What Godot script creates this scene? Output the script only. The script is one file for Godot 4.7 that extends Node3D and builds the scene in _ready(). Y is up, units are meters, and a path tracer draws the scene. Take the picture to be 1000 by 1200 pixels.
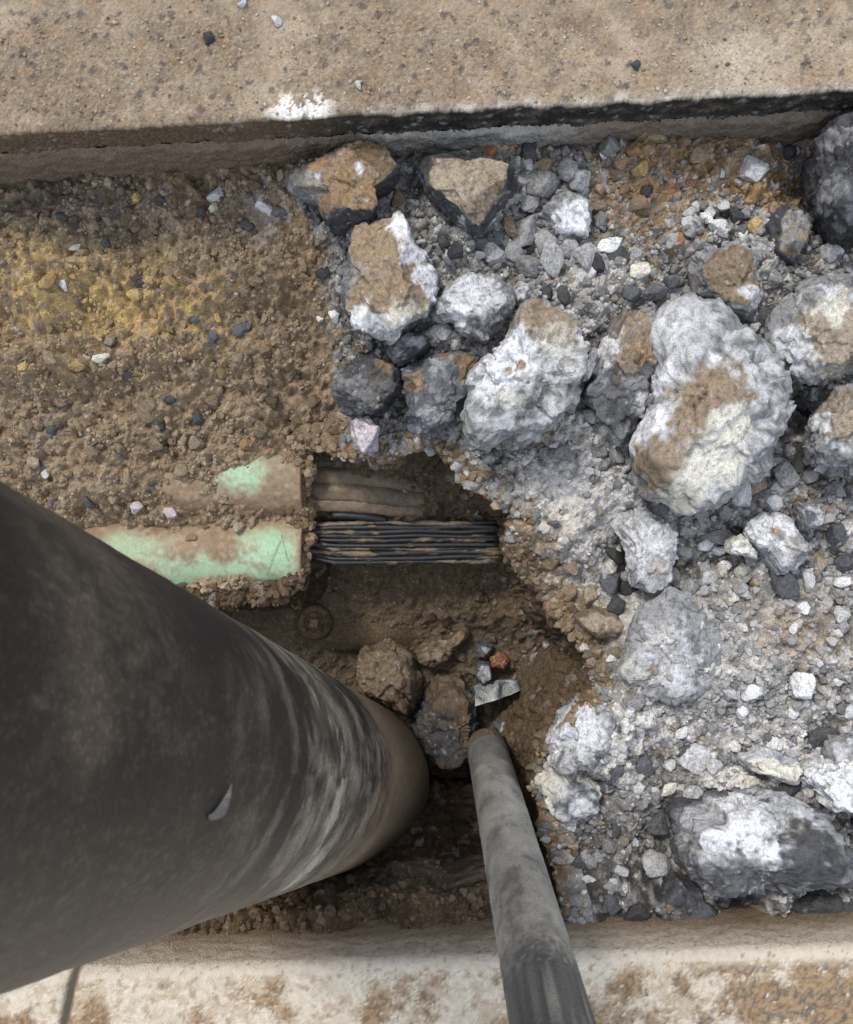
extends Node3D

# A street trench seen from above: dusty carriageway at the back, kerb stones at the front, rubble, ducts, a suction hose and a pole.
var rng := RandomNumberGenerator.new()
var M := {}
var T := {}
var names := {}
var chunk_list := []          # [x, z, radius, short name] of the big pieces, used to word the labels of small stones

# linear base colours
const PAL := {
	"S": Color(0.30, 0.225, 0.155), "O": Color(0.30, 0.19, 0.10), "W": Color(0.80, 0.80, 0.82), "P": Color(0.53, 0.53, 0.54),
	"G": Color(0.305, 0.303, 0.307), "D": Color(0.075, 0.075, 0.08), "B": Color(0.12, 0.124, 0.138), "C": Color(0.72, 0.69, 0.60),
	"R": Color(0.40, 0.18, 0.11), "Y": Color(0.50, 0.36, 0.17), "N": Color(0.165, 0.118, 0.077), "T": Color(0.36, 0.29, 0.215), "K": Color(0.62, 0.54, 0.57), "E": Color(0.115, 0.082, 0.056), "H": Color(0.205, 0.203, 0.205),
}

func W(px: float, py: float, y: float) -> Vector3:
	var s := (1.0 - y) / 1100.0
	return Vector3((px - 500.0) * s, y, (py - 600.0) * s)

func numbered(called: String) -> String:
	var n: int = names.get(called, 0)
	names[called] = n + 1
	return called if n == 0 else "%s_%03d" % [called, n]

func tag(o: Node, label := "", category := "", group := "", kind := "") -> void:
	if label: o.set_meta("label", label)
	if category: o.set_meta("category", category)
	if group: o.set_meta("group", group)
	if kind: o.set_meta("kind", kind)

func put(called: String, mesh: Mesh, mat: Material, parent: Node = self) -> MeshInstance3D:
	var o := MeshInstance3D.new()
	o.name = numbered(called) if parent == self else called
	o.mesh = mesh
	o.material_override = mat
	parent.add_child(o, true)
	return o

func thing(called: String, at: Vector3, label: String, category: String, group := "") -> Node3D:
	var o := Node3D.new()
	o.name = numbered(called)
	add_child(o)
	o.position = at
	tag(o, label, category, group)
	return o

func noise(s: int, freq: float, oct := 3, kind := FastNoiseLite.TYPE_SIMPLEX_SMOOTH) -> FastNoiseLite:
	var n := FastNoiseLite.new()
	n.seed = s
	n.frequency = freq
	n.noise_type = kind
	if oct > 1:
		n.fractal_type = FastNoiseLite.FRACTAL_FBM
		n.fractal_octaves = oct
	else:
		n.fractal_type = FastNoiseLite.FRACTAL_NONE
	return n

func cells(s: int, freq: float, ret: int) -> FastNoiseLite:
	var n := noise(s, freq, 1, FastNoiseLite.TYPE_CELLULAR)
	n.cellular_return_type = ret as FastNoiseLite.CellularReturnType
	n.cellular_jitter = 1.0
	return n

func sm(a: float, b: float, x: float) -> float:
	var t := clampf((x - a) / (b - a), 0.0, 1.0)
	return t * t * (3.0 - 2.0 * t)

# ---------------------------------------------------------------- textures and materials
func ramp_texture(n: FastNoiseLite, stops: Array, size := 1024) -> NoiseTexture2D:
	var g := Gradient.new()
	var offs := PackedFloat32Array()
	var cols := PackedColorArray()
	for s in stops:
		offs.append(s[0])
		cols.append(Color(s[1], s[2], s[3]).linear_to_srgb())
	g.offsets = offs
	g.colors = cols
	return noise_texture(n, size, g)

func noise_texture(n: FastNoiseLite, size := 1024, g: Gradient = null) -> NoiseTexture2D:
	var t := NoiseTexture2D.new()
	t.width = size
	t.height = size
	t.seamless = true
	t.noise = n
	if g: t.color_ramp = g
	return t

func surface(albedo: Texture2D, scale: float, bump: Texture2D, bump_mm: float, rough: float, spec := 0.3) -> StandardMaterial3D:
	var m := StandardMaterial3D.new()
	m.vertex_color_use_as_albedo = true
	m.albedo_texture = albedo
	m.roughness = rough
	m.metallic_specular = spec
	m.uv1_triplanar = true
	m.uv1_scale = Vector3.ONE * scale
	if bump:
		m.heightmap_enabled = true
		m.heightmap_texture = bump
		m.heightmap_scale = bump_mm * 0.1
	return m

func make_materials() -> void:
	var CV := FastNoiseLite.RETURN_CELL_VALUE
	var grain := cells(11, 0.16, CV)
	var fine := cells(12, 0.24, CV)
	T.soil = ramp_texture(grain, [[0.0, .42, .40, .40], [0.18, .60, .57, .54], [0.5, .80, .78, .76], [0.8, .90, .86, .80], [0.93, 1, .93, .80], [1.0, 1, 1, 1]])
	T.grey = ramp_texture(fine, [[0.0, .40, .40, .42], [0.2, .64, .64, .65], [0.55, .84, .84, .84], [0.85, .95, .95, .95], [1.0, 1, 1, 1]])
	T.road = ramp_texture(cells(13, 0.15, CV), [[0.0, .50, .48, .47], [0.08, .68, .66, .64], [0.4, .80, .78, .76], [0.8, .88, .85, .80], [0.93, 1, .95, .86], [1.0, 1, 1, 1]])
	T.pale = ramp_texture(noise(14, 0.03, 5), [[0.0, .70, .68, .66], [0.35, .86, .85, .84], [0.6, .95, .95, .95], [1.0, 1, 1, 1]])
	T.rubber = ramp_texture(noise(15, 0.05, 5), [[0.0, .55, .55, .55], [0.5, .8, .8, .8], [1.0, 1, 1, 1]])
	T.bump_grain = noise_texture(noise(21, 0.10, 5))
	T.bump_fine = noise_texture(noise(22, 0.03, 6))
	M.soil = surface(T.soil, 3.1, T.bump_grain, 2.2, 0.95, 0.2)
	M.stone = surface(T.grey, 4.3, T.bump_grain, 0.7, 0.85, 0.35)
	M.road = surface(T.road, 2.7, T.bump_grain, 1.6, 0.93, 0.25)
	M.kerb = surface(T.pale, 3.3, T.bump_grain, 1.2, 0.9, 0.3)
	T.specks = ramp_texture(cells(16, 0.17, CV), [[0.0, .40, .40, .40], [0.5, .50, .50, .50], [0.84, .54, .53, .52], [0.90, .80, .78, .75], [1.0, 1, .98, .95]])
	M.rubber = surface(T.specks, 3.7, T.bump_fine, 0.5, 0.62, 0.4)
	M.pole = surface(T.rubber, 6.1, T.bump_fine, 0.5, 0.82, 0.3)
	M.duct = surface(T.pale, 5.3, T.bump_grain, 0.6, 0.6, 0.4)
	M.cable = surface(T.rubber, 5.9, T.bump_fine, 0.5, 0.5, 0.45)
	M.flake = surface(T.grey, 9.0, T.bump_fine, 0.8, 0.36, 0.6)

# ---------------------------------------------------------------- grids of vertices
func grid_mesh(pos: PackedVector3Array, col: PackedColorArray, nx: int, nz: int, wrap := false) -> ArrayMesh:
	var nor := PackedVector3Array()
	nor.resize(pos.size())
	var idx := PackedInt32Array()
	var quads := (nx if wrap else nx - 1) * (nz - 1)
	idx.resize(quads * 6)
	var k := 0
	for j in nz:
		var ju: int = maxi(j - 1, 0) * nx
		var jd: int = mini(j + 1, nz - 1) * nx
		var j0 := j * nx
		for i in nx:
			var l := (i - 1 + nx) % nx if wrap else maxi(i - 1, 0)
			var r := (i + 1) % nx if wrap else mini(i + 1, nx - 1)
			nor[j0 + i] = (pos[jd + i] - pos[ju + i]).cross(pos[j0 + r] - pos[j0 + l]).normalized()
			if j < nz - 1 and (wrap or i < nx - 1):
				idx[k] = j0 + i
				idx[k + 1] = j0 + r
				idx[k + 2] = jd + i
				idx[k + 3] = j0 + r
				idx[k + 4] = jd + r
				idx[k + 5] = jd + i
				k += 6
	var a := []
	a.resize(Mesh.ARRAY_MAX)
	a[Mesh.ARRAY_VERTEX] = pos
	a[Mesh.ARRAY_NORMAL] = nor
	a[Mesh.ARRAY_COLOR] = col
	a[Mesh.ARRAY_INDEX] = idx
	var m := ArrayMesh.new()
	m.add_surface_from_arrays(Mesh.PRIMITIVE_TRIANGLES, a)
	return m

# steps of size d within +-half, then growing to +-far
func axis(half: float, d: float, far: float) -> PackedFloat32Array:
	var side := PackedFloat32Array()
	var x := half
	var step := d
	while x < far:
		step *= 1.25
		x = minf(x + step, far)
		side.append(x)
	var a := PackedFloat32Array()
	for i in range(side.size() - 1, -1, -1): a.append(-side[i])
	var n := int(round(2.0 * half / d))
	for i in n + 1: a.append(-half + 2.0 * half * i / n)
	a.append_array(side)
	return a

# ---------------------------------------------------------------- the trench bed
var TX: PackedFloat32Array
var TZ: PackedFloat32Array
var TH: PackedFloat32Array
var TC: PackedColorArray
const CG := 0.006             # cell of the coarse control grids
const CNX := 240
const CNZ := 190
var g_out: PackedFloat32Array
var g_in: PackedFloat32Array
var g_hole: PackedFloat32Array
var g_rub: PackedFloat32Array

func spread(points: Array) -> PackedFloat32Array:
	var xs := PackedFloat32Array(); var zs := PackedFloat32Array(); var hs := PackedFloat32Array()
	for p in points:
		var w := W(p[0], p[1], p[2])
		xs.append(w.x); zs.append(w.z); hs.append(w.y)
	var g := PackedFloat32Array()
	g.resize(CNX * CNZ)
	var step := 3                                   # solve every third node, fill between
	for j in range(0, CNZ, step):
		for i in range(0, CNX, step):
			var x := (i - CNX / 2) * CG
			var z := (j - CNZ / 2) * CG
			var s := 0.0
			var t := 0.0
			for k in xs.size():
				var d := (xs[k] - x) * (xs[k] - x) + (zs[k] - z) * (zs[k] - z) + 0.0004
				var q := 1.0 / (d * d)
				s += q
				t += q * hs[k]
			g[j * CNX + i] = t / s
	for j in CNZ:
		for i in CNX:
			if j % step == 0 and i % step == 0: continue
			var i0 := i - i % step; var j0 := j - j % step
			var i1 := i0 + step if i0 + step < CNX else i0
			var j1 := j0 + step if j0 + step < CNZ else j0
			var u := float(i % step) / step; var v := float(j % step) / step
			g[j * CNX + i] = lerpf(lerpf(g[j0 * CNX + i0], g[j0 * CNX + i1], u), lerpf(g[j1 * CNX + i0], g[j1 * CNX + i1], u), v)
	return g

# negative inside
func outline_field(points: Array) -> PackedFloat32Array:
	var poly := PackedVector2Array()
	for p in points:
		var w := W(p[0], p[1], p[2])
		poly.append(Vector2(w.x, w.z))
	var g := PackedFloat32Array()
	g.resize(CNX * CNZ)
	var n := poly.size()
	for j in CNZ:
		for i in CNX:
			var p := Vector2((i - CNX / 2) * CG, (j - CNZ / 2) * CG)
			var best := 1e9
			var inside := false
			for k in n:
				var a := poly[k]
				var b := poly[(k + 1) % n]
				var ab := b - a
				var t := clampf((p - a).dot(ab) / ab.length_squared(), 0.0, 1.0)
				best = minf(best, (a + ab * t).distance_squared_to(p))
				if (a.y > p.y) != (b.y > p.y) and p.x < ab.x * (p.y - a.y) / ab.y + a.x: inside = not inside
			g[j * CNX + i] = -sqrt(best) if inside else sqrt(best)
	return g

func look(g: PackedFloat32Array, x: float, z: float) -> float:
	var u := clampf(x / CG + CNX / 2, 0.0, CNX - 1.001)
	var v := clampf(z / CG + CNZ / 2, 0.0, CNZ - 1.001)
	var i := int(u); var j := int(v)
	var at := j * CNX + i
	return lerpf(lerpf(g[at], g[at + 1], u - i), lerpf(g[at + CNX], g[at + CNX + 1], u - i), v - j)

func find(a: PackedFloat32Array, x: float) -> int:
	return clampi(a.bsearch(x, false) - 1, 0, a.size() - 2)

func ground(x: float, z: float) -> float:
	var i := find(TX, x); var j := find(TZ, z)
	var u := clampf((x - TX[i]) / (TX[i + 1] - TX[i]), 0, 1)
	var v := clampf((z - TZ[j]) / (TZ[j + 1] - TZ[j]), 0, 1)
	var n := TX.size()
	return lerpf(lerpf(TH[j * n + i], TH[j * n + i + 1], u), lerpf(TH[(j + 1) * n + i], TH[(j + 1) * n + i + 1], u), v)

func on_ground(px: float, py: float) -> Vector3:
	var y := -0.15
	var p := W(px, py, y)
	for k in 12:
		y = lerpf(y, ground(p.x, p.z), 0.7)
		p = W(px, py, y)
	return p

func road_edge(x: float) -> float: return -0.4273 - 0.05 * x
func kerb_edge(x: float) -> float: return 0.4809 - 0.03 * x

const OUTSIDE := [
	[0, 205, -.12], [150, 205, -.12], [300, 200, -.12], [0, 300, -.125], [150, 300, -.145], [300, 300, -.13], [0, 400, -.165], [150, 400, -.185], [300, 400, -.18], [0, 500, -.21], [150, 500, -.225],
	[300, 480, -.225], [380, 480, -.21], [60, 570, -.236], [180, 560, -.238], [120, 545, -.232], [30, 540, -.228], [200, 585, -.248], [200, 640, -.285], [330, 600, -.29], [-150, 300, -.125], [-150, 600, -.25], [280, 520, -.25], [330, 520, -.25], [283, 536, -.262], [283, 556, -.264], [225, 560, -.243], [215, 540, -.243], [260, 600, -.258], [320, 603, -.262], [230, 600, -.272], [120, 640, -.275], [100, 690, -.29], [-100, 800, -.27], [-100, 1000, -.2],
	[350, 230, -.1], [560, 400, -.1], [700, 480, -.1], [830, 470, -.06], [610, 440, -.08], [735, 430, -.075], [960, 390, -.06], [1000, 500, -.07], [890, 990, -.08], [450, 300, -.095], [430, 440, -.145], [440, 500, -.18], [550, 250, -.085], [650, 200, -.1], [650, 330, -.09], [750, 220, -.095], [850, 220, -.1], [950, 230, -.13], [1000, 190, -.12], [800, 300, -.09],
	[920, 300, -.08], [700, 350, -.08], [550, 450, -.12], [560, 525, -.155], [620, 560, -.15], [660, 600, -.15], [720, 560, -.125], [800, 620, -.115], [900, 620, -.12], [1000, 620, -.11], [935, 500, -.24], [930, 465, -.22], [720, 660, -.15],
	[650, 690, -.2], [690, 740, -.19], [780, 760, -.083], [880, 760, -.1], [1000, 760, -.1], [700, 860, -.105], [660, 920, -.14], [760, 900, -.125], [860, 900, -.11], [980, 900, -.1], [680, 1000, -.16], [760, 1000, -.15],
	[850, 1000, -.13], [980, 1000, -.14], [840, 1058, -.15], [940, 1054, -.15], [1000, 1052, -.15], [700, 1078, -.07], [850, 1076, -.075], [1000, 1072, -.07], [620, 1085, -.075], [780, 1078, -.07], [920, 1074, -.07], [1150, 300, -.1], [1150, 700, -.1], [1150, 1000, -.1], [450, 1065, -.12], [560, 1065, -.11], [400, 1085, -.075], [550, 1090, -.07], [470, 1090, -.07], [250, 1092, -.08], [50, 1120, -.11],
	[735, 655, -.20],
]
const INSIDE := [
	[400, 545, -.300], [400, 585, -.300], [480, 560, -.303], [470, 590, -.303], [560, 585, -.312], [400, 640, -.355], [560, 640, -.355], [480, 690, -.40], [560, 690, -.395], [620, 700, -.36], [370, 690, -.41], [300, 700, -.42], [640, 760, -.40], [600, 830, -.445], [520, 830, -.46],
	[440, 790, -.45], [560, 930, -.5], [480, 960, -.53], [600, 980, -.47], [430, 1000, -.46], [300, 900, -.5], [610, 890, -.44], [250, 750, -.45], [680, 790, -.38], [300, 1000, -.45], [500, 770, -.43], [560, 770, -.425], [150, 900, -.5],
]
const HOLE := [
	[354, 515, -.23], [400, 522, -.21], [440, 535, -.19], [480, 524, -.17], [525, 518, -.165], [540, 548, -.165], [575, 577, -.165], [612, 600, -.17], [604, 622, -.18], [600, 645, -.19], [632, 682, -.21], [655, 722, -.21], [690, 752, -.2], [702, 790, -.19],
	[676, 825, -.16], [650, 860, -.15], [642, 885, -.15], [632, 915, -.15], [642, 950, -.155], [655, 1000, -.165], [662, 1040, -.16], [640, 1058, -.16], [585, 1050, -.17], [570, 1020, -.18], [520, 1022, -.18], [470, 1020, -.18], [430, 1037, -.17], [360, 1046, -.16], [200, 1062, -.15],
	[20, 1040, -.2], [20, 780, -.25], [120, 690, -.29], [250, 702, -.29], [330, 696, -.29], [352, 690, -.29],
]
const RUBBLE := [
	[335, 165, -.11], [345, 230, -.11], [385, 300, -.12], [395, 360, -.13], [390, 430, -.14], [410, 500, -.18], [450, 520, -.18], [530, 510, -.16], [545, 535, -.16], [590, 568, -.16], [625, 588, -.16], [650, 640, -.16], [680, 680, -.17], [720, 690, -.16], [735, 745, -.15],
	[705, 790, -.16], [676, 825, -.16], [640, 885, -.15], [630, 915, -.15], [640, 990, -.16], [655, 1100, -.12], [1400, 1100, -.1], [1400, 150, -.1],
]
# coloured patches of the bed, some D ones painting shade into gaps: px, py, depth, radius x, radius y, colour, strength
const PATCHES := [
	[120, 360, -.17, 150, 60, "Y", .38], [125, 362, -.17, 75, 24, "Y", .95], [60, 340, -.16, 60, 30, "Y", .35], [220, 350, -.16, 50, 26, "Y", .35], [110, 300, -.14, 110, 45, "Y", .3], [30, 275, -.12, 50, 25, "Y", .4], [70, 232, -.12, 140, 30, "D", .7], [200, 205, -.12, 160, 16, "E", .5], [120, 275, -.13, 70, 16, "D", .6], [200, 245, -.12, 60, 22, "T", .4],
	[255, 260, -.12, 35, 45, "D", .45], [310, 250, -.12, 28, 40, "P", .45], [320, 320, -.13, 60, 80, "N", .4], [395, 340, -.13, 16, 50, "P", .5], [420, 380, -.14, 40, 60, "D", .5], [430, 450, -.15, 45, 40, "D", .6], [360, 420, -.17, 60, 60, "S", .4],
	[750, 215, -.1, 75, 65, "S", .95], [765, 175, -.1, 40, 30, "S", .9], [850, 190, -.1, 110, 40, "O", .8], [905, 235, -.12, 40, 30, "O", .8], [750, 265, -.1, 50, 25, "S", .6], [600, 175, -.1, 50, 18, "O", .5], [560, 215, -.1, 90, 70, "D", .3],
	[650, 575, -.15, 75, 45, "P", .75], [650, 603, -.15, 26, 22, "C", .85], [735, 590, -.13, 60, 50, "P", .6], [690, 560, -.13, 50, 40, "G", .5], [610, 545, -.15, 60, 26, "G", .5], [590, 560, -.16, 40, 14, "T", .7], [640, 640, -.17, 24, 40, "T", .8], [700, 720, -.18, 60, 40, "T", .6],
	[625, 650, -.2, 20, 40, "S", .8], [730, 655, -.15, 26, 42, "D", .8], [755, 640, -.13, 26, 50, "W", .6], [920, 735, -.1, 80, 40, "S", .55], [960, 700, -.1, 70, 30, "G", .4], [800, 760, -.1, 60, 60, "P", .7], [930, 490, -.2, 48, 55, "D", .9],  # both D patches paint shade into the pit and the gap
	[790, 765, -.09, 100, 95, "P", .7], [690, 870, -.12, 60, 70, "P", .7], [680, 610, -.15, 80, 80, "P", .5], [720, 690, -.14, 40, 50, "P", .4], [820, 700, -.11, 60, 40, "G", .4],
	[830, 860, -.11, 90, 40, "P", .5], [900, 830, -.1, 70, 40, "W", .35], [960, 900, -.1, 60, 30, "W", .6], [850, 915, -.1, 60, 26, "W", .6], [770, 860, -.11, 40, 30, "W", .3], [800, 960, -.13, 40, 60, "D", .5], [860, 815, -.1, 60, 24, "D", .45], [770, 900, -.12, 45, 26, "D", .4], [690, 1010, -.15, 60, 60, "D", .55], [480, 1060, -.09, 160, 45, "E", .7], [640, 560, -.15, 60, 40, "P", .4],
	[690, 860, -.13, 45, 45, "W", .7], [655, 925, -.15, 30, 35, "P", .6], [930, 900, -.1, 90, 25, "W", .6], [720, 980, -.15, 80, 60, "D", .3], [720, 1050, -.14, 90, 45, "D", .6], [900, 1060, -.13, 160, 36, "D", .95], [985, 970, -.13, 30, 50, "D", .7],  # the strongest D patch paints the shadow between slab and kerb
	[560, 760, -.42, 45, 30, "D", .4], [520, 860, -.46, 50, 60, "D", .5], [585, 790, -.43, 40, 30, "N", .3], [390, 1060, -.13, 60, 25, "N", .4], [440, 1040, -.14, 26, 30, "D", .6], [500, 1060, -.15, 30, 30, "D", .25],
]

func build_bed() -> void:
	g_out = spread(OUTSIDE)
	g_in = spread(INSIDE)
	g_hole = outline_field(HOLE)
	g_rub = outline_field(RUBBLE)
	TX = axis(0.60, 0.0020, 8.0)
	TZ = PackedFloat32Array()
	for i in 521: TZ.append(-0.52 + i * 0.0020)
	var nx := TX.size()
	var nz := TZ.size()
	TH = PackedFloat32Array(); TH.resize(nx * nz)
	var pos := PackedVector3Array(); pos.resize(nx * nz)
	var col := PackedColorArray(); col.resize(nx * nz)
	var broad := noise(1, 9.0, 3)
	var warp := noise(2, 38.0, 3)
	var mid := noise(3, 45.0, 4)
	var fine := noise(4, 260.0, 3)
	var D2 := FastNoiseLite.RETURN_DISTANCE2_SUB
	var CV := FastNoiseLite.RETURN_CELL_VALUE
	var stone_d := cells(5, 62.0, D2); var stone_v := cells(5, 62.0, CV)
	var pebble_d := cells(6, 150.0, D2); var pebble_v := cells(6, 150.0, CV)
	var clod_d := cells(7, 95.0, D2); var clod_v := cells(7, 95.0, CV)
	var crumb_v := cells(8, 260.0, CV); var crumb_d := cells(8, 260.0, D2)
	for j in nz:
		var z0 := TZ[j]
		for i in nx:
			var x := TX[i]
			var z := z0
			if absf(x) > 0.75:            # beyond what was opened up here the trench simply runs on
				pos[j * nx + i] = Vector3(x, -0.12 + 0.01 * mid.get_noise_2d(x, z), z)
				TH[j * nx + i] = pos[j * nx + i].y
				col[j * nx + i] = PAL.S
				continue
			var wx := warp.get_noise_2d(x, z)
			var wz := warp.get_noise_2d(x + 7.0, z)
			var sd := look(g_hole, x + wx * 0.012, z + wz * 0.012)
			var w := sm(-0.013, 0.005, -sd)
			var rub := sm(0.010, -0.012, look(g_rub, x + wx * 0.02, z + wz * 0.02))
			var m := mid.get_noise_2d(x, z)
			var b := broad.get_noise_2d(x, z)
			var f := fine.get_noise_2d(x, z)
			var h := lerpf(look(g_out, x, z), look(g_in, x, z), w)
			var ux := x + wx * 0.004; var uz := z + wz * 0.004
			var sv := stone_v.get_noise_2d(ux, uz)
			var pv := pebble_v.get_noise_2d(ux, uz)
			var cv := clod_v.get_noise_2d(ux, uz)
			var kv := crumb_v.get_noise_2d(x, z)
			var sdome := sm(0.0, 0.5, stone_d.get_noise_2d(ux, uz) + 1.0)
			var pdome := sm(0.0, 0.5, pebble_d.get_noise_2d(ux, uz) + 1.0)
			var cdome := sm(0.0, 0.6, clod_d.get_noise_2d(ux, uz) + 1.0)
			var kdome := sm(0.0, 0.6, crumb_d.get_noise_2d(x, z) + 1.0)
			var rub_h := 0.013 * b + 0.009 * m + sdome * (0.004 + 0.005 * sv) * sm(-.2, .3, m + b) + pdome * (0.0016 + 0.0022 * pv) + 0.0016 * f
			var loose := sm(-.2, .35, m * .7 + b)
			var soil_h := 0.015 * b + 0.006 * m + cdome * maxf(0.0, cv - 0.05) * 0.008 * loose + kdome * (0.0016 + 0.0020 * kv) * (.25 + .75 * loose) + 0.0016 * f + 0.006 * m * absf(m) * 2.0
			var floor_h := 0.010 * b + 0.007 * m + cdome * maxf(0.0, cv - 0.3) * 0.006 + 0.0012 * f + kdome * 0.0006
			h += lerpf(lerpf(soil_h, rub_h, rub), floor_h, w)
			TH[j * nx + i] = h
			pos[j * nx + i] = Vector3(x, h, z)
			# colours of the materials themselves
			var loose2 := sm(-.2, .35, m * .7 + b)
			var soil := Color(.255, .188, .128).lerp(Color(.345, .268, .190), clampf(0.5 + m * 1.0 + cv * .35 * loose2 + b * .9, 0, 1))
			soil = soil.lerp(Color(.165, .118, .08), clampf(-kv * .5 * (.3 + .7 * loose2) - m * .7 - b * .5, 0, .8))
			if kv > 0.92: soil = soil.lerp(PAL.C, 0.35)
			if cv < -0.96: soil = soil.lerp(PAL.B, 0.7)
			if kv < -0.96: soil = soil.lerp(PAL.D, .6)
			var tone := clampf(0.50 + 0.20 * sv + 0.18 * pv + 0.6 * b + m * 0.45 + f * .15, 0, 1)
			var rubc := Color(.105, .102, .102).lerp(Color(.485, .478, .475), tone)
			if sv > 0.86 or pv > 0.88: rubc = rubc.lerp(PAL.W, 0.5)
			if pv < -0.86: rubc = rubc.lerp(PAL.S, 0.6)
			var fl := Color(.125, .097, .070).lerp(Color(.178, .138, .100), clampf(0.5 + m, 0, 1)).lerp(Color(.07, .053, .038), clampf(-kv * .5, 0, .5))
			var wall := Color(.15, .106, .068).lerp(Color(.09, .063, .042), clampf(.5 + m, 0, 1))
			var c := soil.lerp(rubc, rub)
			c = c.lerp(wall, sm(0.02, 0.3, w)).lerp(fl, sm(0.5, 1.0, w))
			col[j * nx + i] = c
	# patches
	var pn := noise(9, 55.0, 4)
	for p in PATCHES:
		var at := W(p[0], p[1], p[2])
		var s: float = (1.0 - p[2]) / 1100.0
		var rx: float = p[3] * s; var rz: float = p[4] * s
		var tint: Color = PAL[p[5]]
		var i0 := find(TX, at.x - rx * 1.5); var i1 := find(TX, at.x + rx * 1.5)
		var j0 := find(TZ, at.z - rz * 1.5); var j1 := find(TZ, at.z + rz * 1.5)
		for j in range(j0, j1 + 1):
			for i in range(i0, i1 + 1):
				var d := Vector2((TX[i] - at.x) / rx, (TZ[j] - at.z) / rz).length()
				var q := pn.get_noise_2d(TX[i], TZ[j]) * 1.7
				var k := sm(1.15, 0.55, d + q)
				if k <= 0.0: continue
				var c := col[j * nx + i]
				var l := 0.55 + 0.45 * clampf((c.r + c.g + c.b) / 0.75, 0.3, 1.6)
				col[j * nx + i] = c.lerp(Color(minf(tint.r * l, .9), minf(tint.g * l, .9), minf(tint.b * l, .9)), k * p[6])
	TC = col
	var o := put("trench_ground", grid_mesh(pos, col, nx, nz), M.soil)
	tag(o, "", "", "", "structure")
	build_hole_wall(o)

var rim_spots := []
# the broken side of the hole: a strip that runs round its outline from the rim down to the floor
func build_hole_wall(parent: Node3D) -> void:
	var poly := PackedVector2Array()
	for p in HOLE:
		var w := W(p[0], p[1], p[2])
		poly.append(Vector2(w.x, w.z))
	var ring := PackedVector2Array()
	for k in poly.size():
		var a := poly[k]; var b := poly[(k + 1) % poly.size()]
		var n := maxi(1, int(a.distance_to(b) / .0024))
		for i in n: ring.append(a.lerp(b, float(i) / n))
	for pass_ in 3:
		var old := ring.duplicate()
		for k in ring.size():
			var sum := Vector2.ZERO
			for e in range(-3, 4): sum += old[(k + e + old.size()) % old.size()]
			ring[k] = sum / 7.0
	var area := 0.0
	for k in ring.size(): area += ring[k].cross(ring[(k + 1) % ring.size()])
	var turn := 1.0 if area > 0 else -1.0
	var n1 := noise(51, 22.0, 4); var n2 := noise(52, 130.0, 3); var n3 := noise(53, 60.0, 3)
	var cd := cells(54, 75.0, FastNoiseLite.RETURN_DISTANCE2_SUB); var cv := cells(54, 75.0, FastNoiseLite.RETURN_CELL_VALUE)
	var rows := 110
	var pos := PackedVector3Array(); var col := PackedColorArray()
	for j in rows:
		var t := float(j) / (rows - 1)
		for k in ring.size():
			var p := ring[k]
			var tan_ := ring[(k + 2) % ring.size()] - ring[(k - 2 + ring.size()) % ring.size()]
			var inn := (Vector2(-tan_.y, tan_.x) * turn).normalized()
			var lip := look(g_out, p.x - inn.x * .014, p.y - inn.y * .014) + .004
			var low := look(g_in, p.x + inn.x * .03, p.y + inn.y * .03) - .012
			var off: float
			var y: float
			if t < .2:
				off = lerpf(-.022, .008, t / .2)
				y = lip - .002 - .004 * sm(.6, 1.0, t / .2)
			else:
				var q := (t - .2) / .8
				off = .010 * (1.0 - sm(0, .12, q)) - .004 * sin(q * PI) + .034 * q * q
				y = lerpf(lip - .006, low, q)
			var r := Vector3(p.x, y, p.y)
			var m := n1.get_noise_3dv(r); var f := n2.get_noise_3dv(r); var g := n3.get_noise_3dv(r)
			var dome := sm(0, .5, cd.get_noise_3dv(r) + 1.0); var v := cv.get_noise_3dv(r)
			var amp := sm(0, .12, t)
			off += amp * (.012 * m + .007 * g + .0018 * f + dome * maxf(0, v) * .006)
			y += amp * (.006 * g + .003 * f)
			if t < .2: y += .005 * m + dome * (.4 + maxf(0, v)) * .006 + .005 * g + .0022 * f
			pos.append(Vector3(p.x + inn.x * off, y, p.y + inn.y * off))
			var rubside := sm(-.02, .02, -look(g_rub, p.x - inn.x * .03, p.y - inn.y * .03) + .012 * m)
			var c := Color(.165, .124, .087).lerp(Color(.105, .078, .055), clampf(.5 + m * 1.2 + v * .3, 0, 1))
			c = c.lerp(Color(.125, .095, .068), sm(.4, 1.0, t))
			var fringe := sm(.50, .16, t + .12 * g)
			c = c.lerp(Color(.30, .222, .150).lerp(Color(.20, .142, .092), clampf(.5 + g * 1.5, 0, 1)), fringe * .8)
			c = c.lerp(Color(.20, .20, .205).lerp(Color(.42, .42, .43), clampf(.5 + g * 1.4 + v * .3, 0, 1)), rubside * sm(.22, .10, t + .22 * m + .06 * v))
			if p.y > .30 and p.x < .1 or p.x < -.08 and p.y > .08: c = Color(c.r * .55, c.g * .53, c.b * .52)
			if v > .85: c = c.lerp(PAL.T, .35)
			if v < -.9: c = c.lerp(PAL.G, .5)
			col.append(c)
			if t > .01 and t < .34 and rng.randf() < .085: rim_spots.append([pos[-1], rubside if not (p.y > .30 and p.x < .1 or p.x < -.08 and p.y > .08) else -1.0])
	put("hole_wall", grid_mesh(pos, col, ring.size(), rows, true) if turn < 0 else grid_mesh(pos, col, ring.size(), rows, true), M.soil, parent)

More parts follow.
